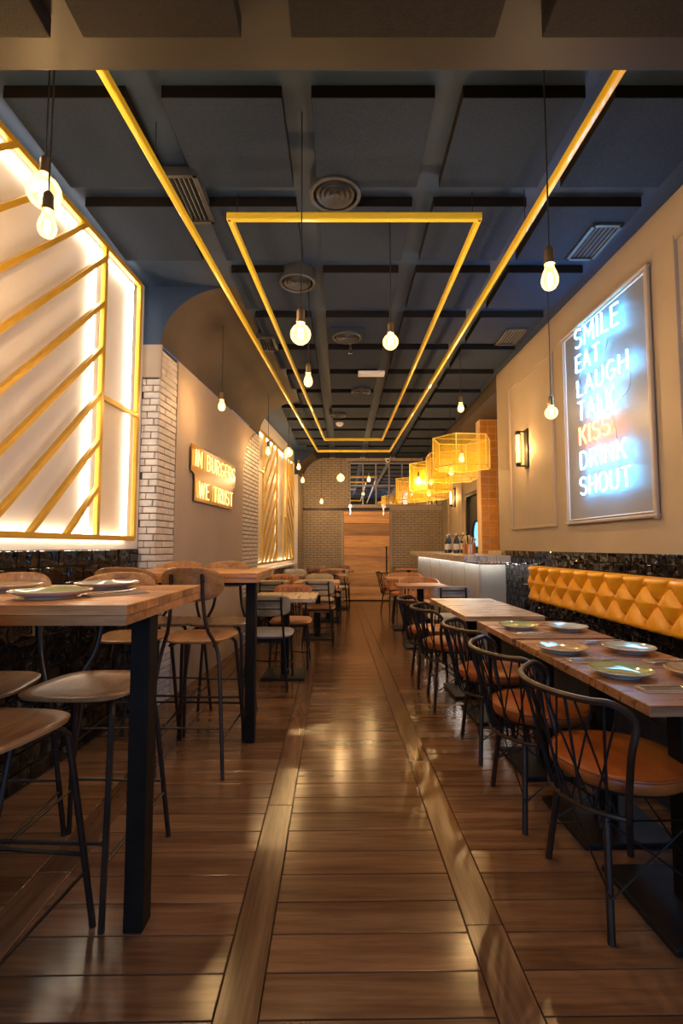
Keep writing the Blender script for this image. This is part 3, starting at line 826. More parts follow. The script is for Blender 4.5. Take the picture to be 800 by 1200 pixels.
# amber words on an acrylic board on the plaster wall
am = thing('neon_sign', 'amber neon sign IN BURGERS WE TRUST on the plaster wall', 'sign', (0, 0, 0))
ul = dL; nl = Vector((1, -.08, 0)).normalized()
def lp(y, z, off=0.): return Vector((TX(y)+.004, y, z)) + nl*off
ol = [(4.36, 2.135), (4.36, 1.895), (4.45, 1.87), (4.45, 1.63), (5.59, 1.63), (5.59, 1.86), (5.68, 1.885), (5.68, 2.135)]
b = MB(); b.prism([lp(y, z, .02) for y, z in ol], nl*.006); b.build('acrylic_board', 'acrylic_board', am)
b = MB()
for (y, z) in ((4.42, 2.1), (5.62, 2.1), (4.5, 1.67), (5.54, 1.67)): b.tube([lp(y, z, 0), lp(y, z, .034)], .008, 8)
b.build('standoff', 'chrome', am)
word(am, 'IN BURGERS', lp(4.42, 1.945), ul, vv, nl, 1.20, .15, .040, .0052, 'neon_amber', .20, False)
word(am, 'WE TRUST', lp(4.52, 1.665), ul, vv, nl, 1.03, .15, .040, .0052, 'neon_amber', .20, False)

# ------------------------------------------------------------------ gold lattices with LED light behind
def lattice(label, fx, y0, y1, z0, z1, posts, bays, cells, d=.06, w=.034):
    t = thing('gold_lattice', label, 'wall lattice', (0, 0, 0), 0, 'gold wall lattices')
    def G(y, z, o=0.): return Vector((fx(y)+d-o, y, z))
    def br(a, c, nm, ww=w, mt='gold_paint'):
        MB().bar(G(*a), G(*c), ww, .03, (1, 0, 0)).build(nm, mt, t, False, .003)
    br((y0, z0), (y1, z0), 'frame_bar'); br((y0, z1), (y1, z1), 'frame_bar'); br((y0, z0), (y0, z1), 'frame_bar'); br((y1, z0), (y1, z1), 'frame_bar')
    for p in posts: br((p, z0), (p, z1), 'post')
    for (ya, yb_, sgn, pitch, ph) in bays:                       # diagonal bars clipped to their bay
        c = -8.
        while c < 8:
            q = c*pitch+ph; pts = []
            f = lambda y: z0+q+sgn*(y-ya)
            for yy in (ya, yb_):
                if z0 <= f(yy) <= z1: pts.append((yy, f(yy)))
            for zz in (z0, z1):
                yy = ya+(zz-z0-q)/sgn
                if ya < yy < yb_: pts.append((yy, zz))
            if len(pts) >= 2:
                pts.sort()
                if pts[-1][0]-pts[0][0] > .03: br(pts[0], pts[-1], 'diagonal_bar', w*.85)
            c += 1
    for (ya, yb_, za, zb) in cells:
        b = MB(); o = MB()
        b.prism([G(ya, za, .01), G(yb_, za, .01), G(yb_, zb, .01), G(ya, zb, .01)], (.002, 0, 0)); b.build('perforated_panel', 'gold_perforated', t, False, 0, None)
        br((ya, zb), (yb_, zb), 'cross_bar')
        if za > z0+.01: br((ya, za), (yb_, za), 'cross_bar')
    return t, G
lt, G1 = lattice('large gold lattice of slanted bars at the near left, glowing from behind', NX, .95, 3.57, 1.275, 3.165, [3.09], [(.95, 3.09, 1, .299, -.03)], [(3.09, 3.57, 1.275, 2.17)])
def strip(t, fx, pts, o=.022, mt='led_warm', w=.02):
    b = MB()
    for (a, c) in pts:
        b.bar(Vector((fx(a[0])+o, a[0], a[1])), Vector((fx(c[0])+o, c[0], c[1])), w, .008, (1, 0, 0))
    b.build('led_strip', mt, t)
strip(lt, NX, [((3.045, 1.3), (3.045, 3.15)), ((3.53, 1.3), (3.53, 3.15)), ((.97, 3.13), (3.55, 3.13)), ((.97, 1.285), (3.55, 1.285))])
l2, G2 = lattice('gold lattice of slanted bars in the far left niche, seen edge-on', FX, 7.2, 10.2, .955, 2.955, [7.55, 8.55, 9.15, 9.50], [(7.55, 8.55, 1, .295, .1), (9.50, 10.2, -1, .295, .1)], [(7.2, 7.55, .955, 2.35), (9.15, 9.50, 1.75, 2.955)], .05, .04)
strip(l2, FX, [((7.26, .98), (7.26, 2.93)), ((8.72, .98), (8.72, 2.93)), ((7.25, .965), (10.15, .965)), ((7.25, 2.94), (10.15, 2.94))], .018, 'led_far')

# ------------------------------------------------------------------ wall sconces
def sconce(label, x, y, z):
    t = thing('wall_sconce', label, 'wall lamp', (x, y, z), 0, 'tube wall sconces')
    MB().box((-.008, 0, 0), (.016, .095, .40)).build('back_plate', 'black_steel', t, False, .008)
    b = MB()
    for s in (-1, 1):
        b.tube([(-.01, 0, s*.175), (-.09, 0, s*.175)], .008, 8); b.lathe([(.001, -.02), (.022, -.02), (.026, 0), (.022, .02), (.001, .02)], 14, (-.09, 0, s*.16))
    b.build('arm', 'black_steel', t, True)
    MB().lathe([(.024, -.145), (.028, -.12), (.028, .12), (.024, .145)], 16, (-.09, 0, 0)).build('glass_tube', 'sconce_glass', t, True)
    b = MB()
    for k in range(4):
        a = k*PI/2+.4; b.tube([(-.09+.036*math.cos(a), .036*math.sin(a), -.15), (-.09+.036*math.cos(a), .036*math.sin(a), .15)], .003, 5)
    b.build('cage_rod', 'black_steel', t)
    b = MB(); b.tube([(-.09, 0, -.12), (-.084, .004, -.04), (-.096, -.003, .05), (-.09, 0, .12)], .004, 6); b.build('filament', 'sconce_filament', t)
    L = bpy.data.lights.new('sconce_light', 'POINT'); L.energy = BULB_W*.55; L.color = (1., .62, .28); L.shadow_soft_size = .02
    lo = link('sconce_light', L, t); lo.location = (-.09, 0, 0)
sconce('black tube sconce on the tan wall left of the framed neon sign', RX(4.94)-.001, 4.94, 2.20)
sconce('black tube sconce on the far service wall above the bottles', XR2-.001, 9.95, 2.20)

# ------------------------------------------------------------------ tufted bench back and bench
bb = thing('bench_back', 'mustard leather tufted bench back hung on the black tiled wall', 'bench back', (0, 0, 0))
p = .22; zA, zB, zC = .992, .876, .757; zlo, zhi = .70, 1.035
yl, yr = 4.83, 1.25
def seg_d(px, pz, a, c):
    dx, dz = c[0]-a[0], c[1]-a[1]; t = max(0, min(1, ((px-a[0])*dx+(pz-a[1])*dz)/(dx*dx+dz*dz)))
    return math.hypot(px-a[0]-t*dx, pz-a[1]-t*dz)
def tuft(y, z):
    k = round(y/p); best = 9.
    for kk in (k-1, k, k+1):
        A = (kk*p, zA); best = min(best, seg_d(y, z, A, (kk*p, zhi+.02)), seg_d(y, z, A, ((kk+.5)*p, zB)), seg_d(y, z, A, ((kk-.5)*p, zB)))
        Cq = (kk*p, zC); best = min(best, seg_d(y, z, Cq, (Cq[0], zlo-.02)), seg_d(y, z, Cq, ((kk+.5)*p, zB)), seg_d(y, z, Cq, ((kk-.5)*p, zB)))
    bt = min(min(min(math.hypot(y-kk*p, z-zA), math.hypot(y-kk*p, z-zC)) for kk in (k-1, k, k+1)), min(math.hypot(y-(kk+.5)*p, z-zB) for kk in (k-1, k)))
    h = .048*(1-math.exp(-(best/.030)**1.25)) - .016*math.exp(-(bt/.022)**2)
    ed = min(z-zlo, zhi-z, abs(y-yl), abs(y-yr))
    return .022 + h*min(1, (max(ed, 0)/.028)**.5)
b = MB(); rws = []
ny = 330; nz = 40
for i in range(nz+1):
    z = zlo+(zhi-zlo)*i/nz
    rws.append([tuple(wall_pt(yl+(yr-yl)*j/ny, z, .022+(0 if i in (0, nz) or j in (0, ny) else tuft(yl+(yr-yl)*j/ny, z)))) for j in range(ny+1)])
b.grid(rws); b.build('padding', 'mustard_leather', bb, True, 0, None, False)
b = MB(); b.prism([wall_pt(yl, zlo, .012), wall_pt(yr, zlo, .012), wall_pt(yr, zhi, .012), wall_pt(yl, zhi, .012)], (-.012, 0, 0)); b.build('back_board', 'mustard_leather', bb)
btn = MB().lathe([(.012, 0), (.011, .004), (.001, .007)], 10).mesh('button', 'mustard_leather', True)
k = math.ceil(yr/p)
while k*p < yl-.02:
    for (yy, zz) in ((k*p, zA), ((k+.5)*p, zB), (k*p, zC)):
        if yy < yl-.02:
            o = link('button', btn, bb); o.location = wall_pt(yy, zz, .026+.022); o.rotation_euler = (0, -PI/2, 0)
    k += 1
be = thing('wall_bench', 'dark low bench seat along the black tiled wall behind the tables', 'bench', (0, 0, 0))
b = MB(); b.prism([wall_pt(4.85, .0, .02), wall_pt(1.2, .0, .02), wall_pt(1.2, .0, .42), wall_pt(4.85, 0, .42)], (0, 0, .36)); b.build('base', 'black_grout', be)
b = MB(); b.prism([wall_pt(4.85, .362, .02), wall_pt(1.2, .362, .02), wall_pt(1.2, .362, .44), wall_pt(4.85, .362, .44)], (0, 0, .075)); b.build('seat', 'door_dark', be, False, .02)

# ------------------------------------------------------------------ bar counter
ct = thing('bar_counter', 'grey panelled bar counter with a lit edge under its stone top', 'counter', (0, 0, 0))
b = MB(); b.box(((1.56+1.862)/2, 5.605, .505), (.30, .05, 1.01)); b.build('front_panel', 'counter_panel', ct, False, .004)
for (ya, yb_) in ((5.60, 6.25), (6.26, 7.05), (7.06, 7.85), (7.86, 8.65), (8.66, 9.4), (9.41, 10.1)):
    MB().box((1.575, (ya+yb_)/2, .505), (.05, yb_-ya-.012, 1.01)).build('side_panel', 'counter_panel', ct, False, .004)
MB().box((1.93, 7.95, .5), (.66, 4.3, .98)).build('core', 'door_dark', ct) if False else None
b = MB(); b.box((1.80, 7.85, .03), (.42, 4.45, .06)); b.build('plinth', 'door_dark', ct)
b = MB(); b.prism([(1.335, 5.42, 1.04), (1.855, 5.42, 1.04), (1.84, 5.86, 1.04), (2.02, 5.86, 1.04), (2.02, 10.15, 1.04), (1.40, 10.15, 1.04)], (0, 0, .075)); b.build('stone_top', 'marble', ct, False, .003)
b = MB(); b.bar((1.50, 5.56, 1.0385), (1.50, 10.08, 1.0385), .016, .003); b.bar((1.50, 5.52, 1.0385), (1.85, 5.52, 1.0385), .016, .003); b.build('led_strip', 'led_white', ct)
# bottles, utensil tin and box on the counter
def bottle(x, y, h, r, label, cap='label_white'):
    t = thing('bottle', label, 'bottle', (x, y, 1.1155), 0, 'dark bottles on the counter')
    MB().lathe([(.001, 0), (r, 0), (r, h*.60), (r*.85, h*.68), (r*.36, h*.80), (r*.34, h*.96), (.001, h*.96)], 16).build('body', 'bottle_glass', t, True); body = t.children[0]
    MB().lathe([(r*1.02, h*.18), (r*1.02, h*.48)], 16, (0, 0, 0), 'z', False).build('paper_label', 'label_white', body, True)
    MB().lathe([(r*.42, h*.92), (r*.42, h), (.001, h)], 12).build('cap', cap, t, True)
for (x, y, h, l) in ((1.68, 7.75, .30, 'leftmost dark bottle in the row on the counter'), (1.79, 7.70, .31, 'second dark bottle from the left on the counter'), (1.72, 7.45, .29, 'dark bottle standing in front of the others, middle of the cluster'), (1.85, 7.55, .31, 'fourth dark bottle, just left of the copper tin'), (1.62, 7.6, .28, 'shorter dark bottle at the aisle side of the cluster')):
    bottle(x, y, h, .04, l)
tn = thing('utensil_tin', 'copper tin full of wooden spoons on the counter', 'tin', (1.70, 6.62, 1.1155))
MB().lathe([(.001, 0), (.085, 0), (.088, .13), (.082, .13), (.080, .01), (.001, .01)], 20).build('tin', 'copper', tn, True)
for k in range(7):
    a = k*.9; sp = thing('wooden_spoon', ('wooden spoon standing in the copper tin'), 'spoon', (1.70+.018*math.cos(a), 6.62+.018*math.sin(a), 1.13), 0, 'wooden spoons in the copper tin')
    top = (.07*math.cos(a), .07*math.sin(a), .19+.02*(k % 3))
    MB().tube([(0, 0, 0), tuple(v*.75 for v in top), top], [.005, .006, .016], 6).build('handle', 'light_wood', sp, True)
bx = thing('wooden_box', 'small pale wooden box on the counter by the orange tiles', 'box', (1.765, 5.72, 1.1155))
b = MB(); b.box((0, -.04, .028), (.125, .008, .055)); b.box((0, .04, .028), (.125, .008, .055)); b.box((-.06, 0, .028), (.008, .08, .055)); b.box((.06, 0, .028), (.008, .08, .055)); b.box((0, 0, .004), (.12, .08, .008)); b.build('box_body', 'light_wood', bx, False, .002)

# ------------------------------------------------------------------ tables
def boards(parent, x0, x1, y0, y1, z, th, n, mat, along='x', split=0, nm='board'):
    """table top made of separate boards"""
    if along == 'x':
        w = (y1-y0)/n
        for i in range(n):
            cuts = [x0, x1] if not split else [x0, x0+(x1-x0)*(.35 if i % 2 else .62), x1]
            for a, c in zip(cuts, cuts[1:]):
                place(nm, piece_mesh(c-a-.001, w-.0015, th, .002, mat, True), parent, (a, y0+w*i, z), (1, 0, 0), (0, 1, 0))
    else:
        w = (x1-x0)/n
        for i in range(n):
            cuts = [y0, y1] if not split else [y0, y0+(y1-y0)*(.35 if i % 2 else .62), y1]
            for a, c in zip(cuts, cuts[1:]):
                place(nm, piece_mesh(c-a-.001, w-.0015, th, .002, mat, True), parent, (x0+w*(i+1), a, z), (0, 1, 0), (-1, 0, 0))
def bar_table(label, x1, y0, y1, legs, zt=1.055):
    x0 = NX(y0)+.045 if y0 < 3 else NX(y0)+.19
    t = thing('bar_table', label, 'bar table', (0, 0, 0), 0, 'high timber bar tables')
    boards(t, x0, x1, y0, y1, zt-.028, .028, 6, 'bar_wood', 'x', 1)
    boards(t, x0, x1-.002, y0+.002, y1-.002, zt-.057, .0285, 5, 'bar_wood', 'x', 1, 'under_board')
    for (lx, ly) in legs:
        lg = MB().box((lx, ly, (zt-.057)/2), (.062, .072, zt-.057)).build('leg', 'post_steel', t, False, .003)
    MB().bar((x0+.1, legs[0][1], zt-.07), (x1-.05, legs[0][1], zt-.07), .05, .025).build('apron', 'black_steel', t)
bar_table('nearest high bar table, laid with plates, at the lower left', -.600, 1.40, 2.13, [(-.660, 1.685)])
bar_table('second high bar table, bare, behind the nearest one', -.515, 3.03, 3.80, [(-.575, 3.20)])

def dine_table(label, cx, cy, sx, sy, rz=0., mat='table_wood', n=5, peds=((0, 0),), group='low dining tables', along='x', th=.032, base=.40, split=0):
    t = thing('dining_table', label, 'table', (cx, cy, 0), rz, group)
    boards(t, -sx/2, sx/2, -sy/2, sy/2, .75-th, th, n, mat, along, split)
    for (px, py) in peds:
        MB().box((px, py, .012), (base, base, .024)).build('base_plate', 'black_steel', t, False, .005)
        MB().box((px, py, .37), (.075, .075, .70)).build('column', 'post_steel', t, False, .004)
        MB().box((px, py, .75-th-.010), (sx*.6, .05, .018)).build('cross_bracket', 'black_steel', t)
    return t
RT = .030
dine_table('nearest low dining table, laid for four, at the right', 1.158, 2.02, .53, 1.035, RT, 'table_wood', 7, ((.02, -.26), (.02, .26)))
dine_table('low dining table laid for two, second from the front at the right', 1.130, 2.86, .535, .575, RT, 'table_wood', 4, ((.02, 0),))
dine_table('long bare pale low table before the grey counter', 1.085, 3.945, .54, 1.15, RT, 'pale_table_wood', 8, ((.02, -.29), (.02, .29)))
dine_table('small low table with an orange barrel chair, before the counter', .97, 6.15, .60, .55, 0., 'bar_wood', 4)
dine_table('second small low table along the counter, farther back', .96, 7.45, .60, .55, 0., 'bar_wood', 4)
dine_table('far small table standing at the back wall beside the counter', 1.45, 10.75, .62, .55, 0., 'bar_wood', 4)
dine_table('low dining table behind the high bar tables at the left', -.535, 4.78, .60, .64, 0., 'pale_table_wood', 4, group='low dining tables', along='y')
dine_table('left low table, second from the front beside the aisle', -.32, 6.72, .60, .64, 0., 'bar_wood', 4, along='y')
dine_table('left low table, third from the front beside the aisle', -.22, 8.25, .60, .64, 0., 'bar_wood', 4, along='y')
dine_table('farthest left low table beside the barn door', -.06, 9.84, .60, .64, 0., 'bar_wood', 4, along='y')
dine_table('low table against the left wall behind the amber words', -.93, 6.62, .44, .62, 0., 'pale_table_wood', 4, along='y')
dine_table('low table in front of the far gold lattice', -.86, 8.10, .50, .62, 0., 'bar_wood', 4, along='y')

# ------------------------------------------------------------------ bar stools
def make_stool(loc, rz, label):
    """faces local +Y; the back stands at -Y"""
    t = thing('bar_stool', label, 'bar stool', loc, rz, 'wooden bar stools at the high tables')
    out = []
    for i in range(40):
        a = 2*PI*i/40; c, s_ = math.cos(a), math.sin(a); ex = 2/3.4
        x = .192*math.copysign(abs(c)**ex, c); y = .197*math.copysign(abs(s_)**ex, s_)
        x *= 1+.10*(y/.2); out.append((x, y))
    b = MB(); rows = []
    for (k, z) in ((.0, .690), (.55, .691), (.80, .696), (.96, .702), (1., .698), (.985, .688), (.9, .682), (.5, .676), (0., .676)):
        rows.append([(x*k, y*k, z) for x, y in out]+[(out[0][0]*k, out[0][1]*k, z)])
    b.grid(rows); b.build('seat', 'stool_wood', t, True)
    # curved rounded back
    rows = []
    n = 20
    def bk(u_, w_, dpt): return (u_, -.245-.02*(w_/.095) + .09*(u_/.18)**2 - dpt, 1.012+w_)
    ring = []
    for i in range(36):
        a = 2*PI*i/36; c, s_ = math.cos(a), math.sin(a); ex = 2/2.7
        ring.append((.178*math.copysign(abs(c)**ex, c), .096*math.copysign(abs(s_)**ex, s_)))
    ring.append(ring[0])
    for k, dp in ((0, .007), (.6, .007), (.95, .006), (1., .0), (.95, -.006), (.6, -.007), (0, -.007)):
        rows.append([bk(x*k, z*k, dp) for x, z in ring])
    b = MB(); b.grid(rows); brest = b.build('backrest', 'stool_wood', t, True)
    for s in (-1, 1):
        # rear leg: one tube from the back down to the floor
        MB().tube(cr([(s*.085, -.262, 1.07), (s*.088, -.245, .93), (s*.105, -.225, .78), (s*.150, -.185, .66), (s*.175, -.205, .50), (s*.215, -.262, .0)], 5), .0105, 8).build('rear_leg', 'bronze_steel', t, True)
        MB().tube(cr([(s*.10, .02, .668), (s*.135, .10, .668), (s*.160, .150, .645), (s*.172, .172, .56), (s*.205, .262, .0)], 5), .0105, 8).build('front_leg', 'bronze_steel', t, True)
        MB().tube([(s*.195, .231, .19), (s*.200, -.230, .19)], .006, 6).build('side_stretcher', 'bronze_steel', t)
        MB().lathe([(.001, 0), (.010, 0), (.010, .006), (.001, .006)], 10, (s*.087, -.252, 1.03), 'y').build('screw', 'black_steel', brest)
    MB().tube([(-.191, .222, .245), (.191, .222, .245)], .007, 6).build('foot_rail', 'bronze_steel', t)
    MB().tube([(-.196, -.218, .245), (.196, -.218, .245)], .006, 6).build('rear_stretcher', 'bronze_steel', t)
    for s in (-1, 1): MB().tube([(s*.125, -.15, .667), (s*.105, .06, .667)], .009, 6).build('seat_support', 'bronze_steel', t)
    return t
st = make_stool((-1.03, 1.44, 0), -.10, 'wooden bar stool seen closest, at the lower left corner of the picture')
dup(st, (-.955, 1.925, 0), PI-.04, 'wooden bar stool tucked under the nearest bar table, right one behind it')
dup(st, (-1.375, 1.91, 0), PI+.05, 'wooden bar stool tucked under the nearest bar table, left one by the tiles')
dup(st, (-.825, 2.945, 0), -.04, 'wooden bar stool before the second bar table, beside the aisle')
dup(st, (-1.215, 2.95, 0), .05, 'wooden bar stool before the second bar table, nearer the brick pier')
dup(st, (-.84, 3.50, 0), PI+.03, 'wooden bar stool at the far side of the second bar table, beside its post')
dup(st, (-1.20, 3.53, 0), PI-.05, 'wooden bar stool at the far side of the second bar table, by the wall')

# ------------------------------------------------------------------ wire armchairs with leather seats
def make_wire(loc, rz, label):
    """faces local +X; hoop back at -X"""
    t = thing('wire_armchair', label, 'chair', loc, rz, 'black wire armchairs with rust leather seats')
    R, ZR, rl_, ZL = .335, .738, .225, .362
    seat = MB().lathe([(.001, .432), (.19, .432), (.215, .437), (.224, .449), (.225, .468), (.220, .478), (.205, .485), (.10, .492), (.001, .494)], 40).build('seat', 'rust_leather', t, True)
    MB().tube([(.2205*math.cos(2*PI*i/40), .2205*math.sin(2*PI*i/40), .479) for i in range(40)], .0045, 6, True).build('piping', 'rust_leather', seat, True)
    MB().tube([(.175*math.cos(2*PI*i/28), .175*math.sin(2*PI*i/28), .422) for i in range(28)], .010, 6, True).build('seat_ring', 'bronze_steel', t, True)
    a0, a1 = math.radians(119), math.radians(241)
    def top(a): return Vector((R*math.cos(a)+.02, R*math.sin(a), ZR))
    def low(a): return Vector((rl_*math.cos(a), rl_*math.sin(a), ZL))
    n = 22
    arcp = [top(a0+(a1-a0)*i/n) for i in range(n+1)]
    pa = [Vector((low(a0).x+.02, low(a0).y, ZL-.01)), Vector((arcp[0].x+.022, arcp[0].y*.94, ZR-.16)), Vector((arcp[0].x+.030, arcp[0].y*.995, ZR-.05))]
    pz = [Vector((q.x, -q.y, q.z)) for q in reversed(pa)]
    MB().tube(cr(pa+arcp[1:-1:2]+pz, 4), .0115, 8).build('hoop_rail', 'bronze_steel', t, True)
    MB().tube([low(a0-.05+(a1-a0+.1)*i/n) for i in range(n+1)], .0095, 8).build('lower_hoop', 'bronze_steel', t, True)
    k = 6
    for i in range(k):
        a = a0+(a1-a0)*(i+.5)/k
        MB().tube([low(a), top(a)], .0048, 6).build('upright_rod', 'black_steel', t)
    for i in range(k+1):
        f = lambda j: a0+(a1-a0)*min(max(j, 0.15), k-.15)/k
        if i < k:
            MB().tube([low(f(i)), top(f(i+1.25))], .0038, 5).build('cross_rod', 'black_steel', t)
            MB().tube([low(f(i+1)), top(f(i-.25))], .0038, 5).build('cross_rod', 'black_steel', t)
    for sx, sy in ((-1, -1), (-1, 1), (1, -1), (1, 1)):
        tp = (sx*.135, sy*.155, .365 if sx < 0 else .425)
        MB().tube([tp, (sx*.165, sy*.212, 0)], .0125, 8).build('leg', 'bronze_steel', t, True)
    for sy in (-1, 1): MB().tube([(-.135, sy*.165, .366), (-.10, sy*.12, .425)], .009, 6).build('rear_bracket', 'bronze_steel', t)
    L4 = [(-1, -1), (1, -1), (1, 1), (-1, 1)]
    for i in range(4):
        a, c = L4[i], L4[(i+1) % 4]
        MB().tube([(a[0]*.160, a[1]*.214, .13), (c[0]*.139, c[1]*.172, .34)], .0035, 5).build('brace_wire', 'black_steel', t)
        MB().tube([(c[0]*.160, c[1]*.214, .13), (a[0]*.139, a[1]*.172, .34)], .0035, 5).build('brace_wire', 'black_steel', t)
    return t
wc = make_wire((.985, 1.825, 0), .04, 'nearest wire armchair with a round rust leather seat, at the right')
dup(wc, (.94, 2.405, 0), .02, 'second wire armchair from the front at the right')
dup(wc, (.94, 3.06, 0), .0, 'third wire armchair from the front, at the table laid for two')
dup(wc, (.865, 3.95, 0), -.06, 'fourth wire armchair from the front, at the long pale table')
dup(wc, (.83, 4.57, 0), -.02, 'fifth wire armchair from the front, at the far end of the pale table')
dup(wc, (.95, 9.15, 0), .3, 'farthest wire armchair, near the back wall beside the barn door')

# ------------------------------------------------------------------ upholstered dining chairs
def rounded_pad(w, h, d, e=3.2, n=36, bow=0.):
    """upright pad in x (width) z (height), thickness y, centred"""
    ring = []
    for i in range(n):
        a = 2*PI*i/n; c, s_ = math.cos(a), math.sin(a); x = w/2*math.copysign(abs(c)**(2/e), c); z = h/2*math.copysign(abs(s_)**(2/e), s_)
        ring.append((x, z))
    ring.append(ring[0]); rows = []
    for k, y in ((0, d/2), (.7, d/2*.95), (.92, d/2*.7), (1, 0), (.92, -d/2*.7), (.7, -d/2*.95), (0, -d/2)):
        rows.append([(x*k, y+bow*(x/(w/2))**2, z*k) for x, z in ring])
    return MB().grid(rows)
def make_chair(loc, rz, label, seatm, backm, ribbed=False):
    """faces local +Y"""
    t = thing('dining_chair', label, 'chair', loc, rz, 'padded dining chairs')
    o = rounded_pad(.43, .42, .055, 4.).build('seat', seatm, t, True); o.rotation_euler = (PI/2, 0, 0); o.location = (0, 0, .455)
    o = rounded_pad(.41, .185, .038, 4., 36, .03).build('backrest', backm, t, True); o.location = (0, -.215, .715); o.rotation_euler = (.12, 0, 0)
    if ribbed:
        for i in range(7):
            x = -.15+.05*i; MB().tube(cr([(x, -.189+.03*(x/.2)**2, .655), (x, -.187+.03*(x/.2)**2, .715), (x, -.197+.03*(x/.2)**2, .775)], 3), .018, 7).build('rib', backm, t, True)
    for s in (-1, 1):
        MB().tube(cr([(s*.13, -.236, .79), (s*.135, -.236, .66), (s*.15, -.20, .46), (s*.185, -.225, .0)], 4), .0095, 8).build('rear_leg', 'black_steel', t, True)
        MB().tube(cr([(s*.16, .05, .422), (s*.168, .15, .415), (s*.175, .175, .37), (s*.19, .215, .0)], 4), .0095, 8).build('front_leg', 'black_steel', t, True)
        MB().tube([(s*.182, -.217, .17), (s*.185, .20, .17)], .006, 6).build('side_stretcher', 'black_steel', t)
    for z in (.69, .76): MB().tube([(-.132, -.241, z), (.132, -.241, z)], .006, 6).build('back_bar', 'black_steel', t)
    MB().tube(cr([(-.186, .19, .17), (0, .13, .17), (.186, .19, .17)], 5), .006, 6).build('front_stretcher', 'black_steel', t, True)
    MB().box((0, 0, .42), (.30, .36, .012)).build('seat_frame', 'black_steel', t)
    return t
ca = make_chair((-.64, 4.46, 0), .0, 'olive backed dining chair with a grey seat behind the second bar table', 'grey_fabric', 'olive_fabric')
cb_ = make_chair((-.52, 5.17, 0), PI, 'orange ribbed leather chair facing the camera at the first left low table', 'orange_leather', 'orange_leather', True)
dup(ca, (-.29, 6.30, 0), 0., 'beige backed chair with a brown seat beside the aisle at the second left table', {'seat': 'dark_brown_leather', 'backrest': 'beige_fabric'})
dup(ca, (-.85, 6.15, 0), 0.06, 'olive backed chair left of the beige one, by the plaster wall', {'backrest': 'olive_fabric'})
dup(ca, (-.32, 7.20, 0), PI, 'cream padded chair facing the camera behind the second left table', {'seat': 'beige_fabric', 'backrest': 'beige_fabric'})
dup(cb_, (-.86, 7.08, 0), PI, 'orange ribbed chair facing the camera by the far niche')
dup(ca, (-.24, 7.80, 0), 0., 'brown padded chair before the third left table', {'seat': 'dark_brown_leather', 'backrest': 'dark_brown_leather'})
dup(cb_, (-.20, 8.74, 0), PI, 'brown ribbed chair facing the camera behind the third left table', {'seat': 'dark_brown_leather', 'backrest': 'dark_brown_leather', 'rib': 'dark_brown_leather'})
dup(ca, (-.08, 9.36, 0), 0., 'beige backed chair before the farthest left table', {'backrest': 'beige_fabric'})
dup(cb_, (-.02, 10.40, 0), PI, 'dark brown ribbed chair at the back wall left of the barn door', {'seat': 'dark_brown_leather', 'backrest': 'dark_brown_leather', 'rib': 'dark_brown_leather'})
dup(ca, (-.84, 8.80, 0), PI, 'grey padded chair facing the camera in front of the far lattice', {'backrest': 'grey_fabric'})
dup(ca, (-.84, 7.62, 0), 0., 'beige backed chair close to the far lattice', {'backrest': 'beige_fabric'})
dup(ca, (-.52, 10.3, 0), PI, 'dark padded chair in the back left corner', {'seat': 'dark_brown_leather', 'backrest': 'dark_brown_leather'})
dup(ca, (1.15, 5.42, 0), 0.05, 'pale grey backed chair just beyond the long pale table', {'seat': 'grey_fabric', 'backrest': 'grey_fabric'})

# ------------------------------------------------------------------ orange barrel chairs with slatted backs
def make_tub(loc, rz, label):
    """faces local -Y"""
    t = thing('barrel_chair', label, 'chair', loc, rz, 'orange barrel chairs with slatted backs')
    MB().lathe([(.001, .43), (.20, .43), (.225, .445), (.222, .475), (.20, .485), (.001, .487)], 28).build('seat', 'orange_leather', t, True)
    a0, a1 = -.35, PI+.35
    def P(a, r, z): return (r*math.cos(a), r*math.sin(a), z)
    n = 24
    for nm, z0, z1 in (('top_band', .715, .785), ('lower_band', .50, .545)):
        rows = []
        for (r, z) in ((.262, z0), (.28, z0), (.28, z1), (.262, z1), (.262, z0)):
            rows.append([P(a0+(a1-a0)*i/n, r, z - (.10 if nm == 'top_band' else 0)*(abs(i/n-.5)*2)**3) for i in range(n+1)])
        MB().grid(rows).build(nm, 'tub_wood', t, True)
    for i in range(15):
        a = a0+(a1-a0)*(i+.5)/15; fz = .10*(abs((i+.5)/15-.5)*2)**3
        MB().bar(P(a, .271, .53), P(a, .271, .73-fz), .030, .012, P(a, 1, 0)).build('slat', 'tub_wood', t)
    for sx in (-1, 1):
        for sy in (-1, 1): MB().tube([(sx*.15, sy*.15, .43), (sx*.20, sy*.20, 0)], .012, 8).build('leg', 'black_steel', t, True)
    return t
tc = make_tub((1.06, 6.80, 0), 0.05, 'orange slatted barrel chair behind the small table nearest the counter end')
dup(tc, (1.02, 8.05, 0), -.05, 'orange slatted barrel chair farther back, next to the barn door side')

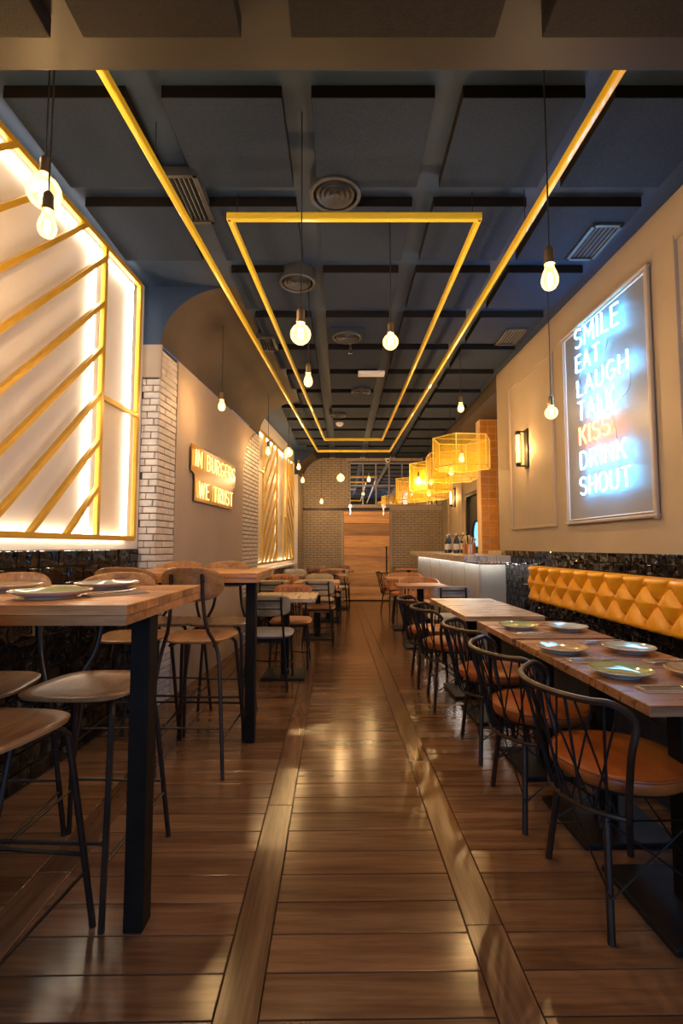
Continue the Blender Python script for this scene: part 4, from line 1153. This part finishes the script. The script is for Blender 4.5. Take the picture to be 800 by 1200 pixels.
# ------------------------------------------------------------------ plates, napkins and cutlery
def make_plate(x, y, z, r, glaze, label):
    t = thing('plate', label, 'plate', (x, y, z), random.uniform(0, 3), 'stoneware plates')
    MB().lathe([(.001, .004), (r*.52, .004), (r*.55, 0), (r*.60, .0), (r*.62, .005), (r*.97, .020), (r, .0245), (r*.985, .026)], 40, (0, 0, 0), 'z', False).build('body', 'plate_cream', t, True)
    MB().lathe([(r*.985, .026), (r*.95, .0235), (r*.66, .0105), (r*.55, .0085), (.001, .008)], 40, (0, 0, 0), 'z', False).build('glazed_surface', glaze, t, True)
ZT = .7502; ZBAR = 1.0552
make_plate(-.935, 1.61, ZBAR, .122, 'plate_green', 'pale green plate on the nearest bar table, front of three')
make_plate(-.915, 1.95, ZBAR, .118, 'plate_blue', 'grey blue plate on the nearest bar table, beside the fork')
make_plate(-1.235, 1.84, ZBAR, .12, 'plate_tan', 'tan plate on the nearest bar table, leftmost, nearest the black tiles')
make_plate(1.020, 1.845, ZT, .108, 'plate_green', 'green rimmed plate nearest the camera at the chair side of the right table')
make_plate(.985, 2.25, ZT, .108, 'plate_tan', 'tan plate at the chair side, behind the green rimmed one')
make_plate(1.285, 2.25, ZT, .108, 'plate_blue', 'blue grey plate at the bench side of the table laid for four')
make_plate(1.295, 1.83, ZT, .108, 'plate_tan', 'tan plate cut by the right edge of the picture')
make_plate(1.010, 2.87, ZT, .108, 'plate_green', 'green plate at the chair side of the table laid for two')
make_plate(1.270, 2.82, ZT, .108, 'plate_blue', 'pale blue plate at the bench side of the table laid for two')
def setting(x, y, z, rz, where, crossed=False):
    n = thing('napkin', 'folded brown paper napkin ' + where, 'napkin', (x, y, z), rz, 'folded napkins under cutlery')
    MB().box((0, 0, .0015), (.20, .075, .003)).build('fold', 'napkin', n, False, .001)
    MB().box((-.002, .004, .0045), (.196, .06, .003)).build('fold', 'napkin', n, False, .001)
    f = thing('fork', 'steel fork on the napkin ' + where, 'fork', (x, y-.010, z+.0065), rz+(.25 if crossed else 0), 'steel forks')
    b = MB(); b.bar((-.095, 0, .002), (.035, 0, .004), .008, .003); b.build('handle', 'cutlery_steel', f, False, .001)
    hd = MB().box((.048, 0, .005), (.03, .022, .002)).build('head', 'cutlery_steel', f, False, .0008)
    b = MB()
    for k in range(4): b.bar((.062, -.009+.006*k, .005), (.098, -.009+.006*k, .009), .003, .002)
    b.build('tines', 'cutlery_steel', hd)
    q = thing('knife', 'steel knife on the napkin ' + where, 'knife', (x+.005, y+.017, z+.0065), rz, 'steel knives')
    MB().bar((-.095, 0, .003), (.0, 0, .003), .011, .005).build('handle', 'cutlery_steel', q, False, .0015)
    b = MB(); b.prism([(0, -.006, .002), (.085, -.008, .002), (.10, .002, .002), (.085, .007, .002), (0, .006, .002)], (0, 0, .0014)); b.build('blade', 'cutlery_steel', q)
setting(-.765, 1.70, ZBAR, .9, 'beside the plates on the bar table', True)
setting(1.075, 1.655, ZT, .03, 'at the front corner of the right table')
setting(1.025, 2.055, ZT, .03, 'between the two chair side plates')
setting(1.33, 2.035, ZT, .03, 'between the two bench side plates', True)
setting(1.26, 2.43, ZT, .03, 'beyond the blue grey plate at the right', True)
setting(1.015, 2.665, ZT, .03, 'in front of the plain green plate')
setting(1.29, 2.99, ZT, .03, 'beyond the pale blue plate')
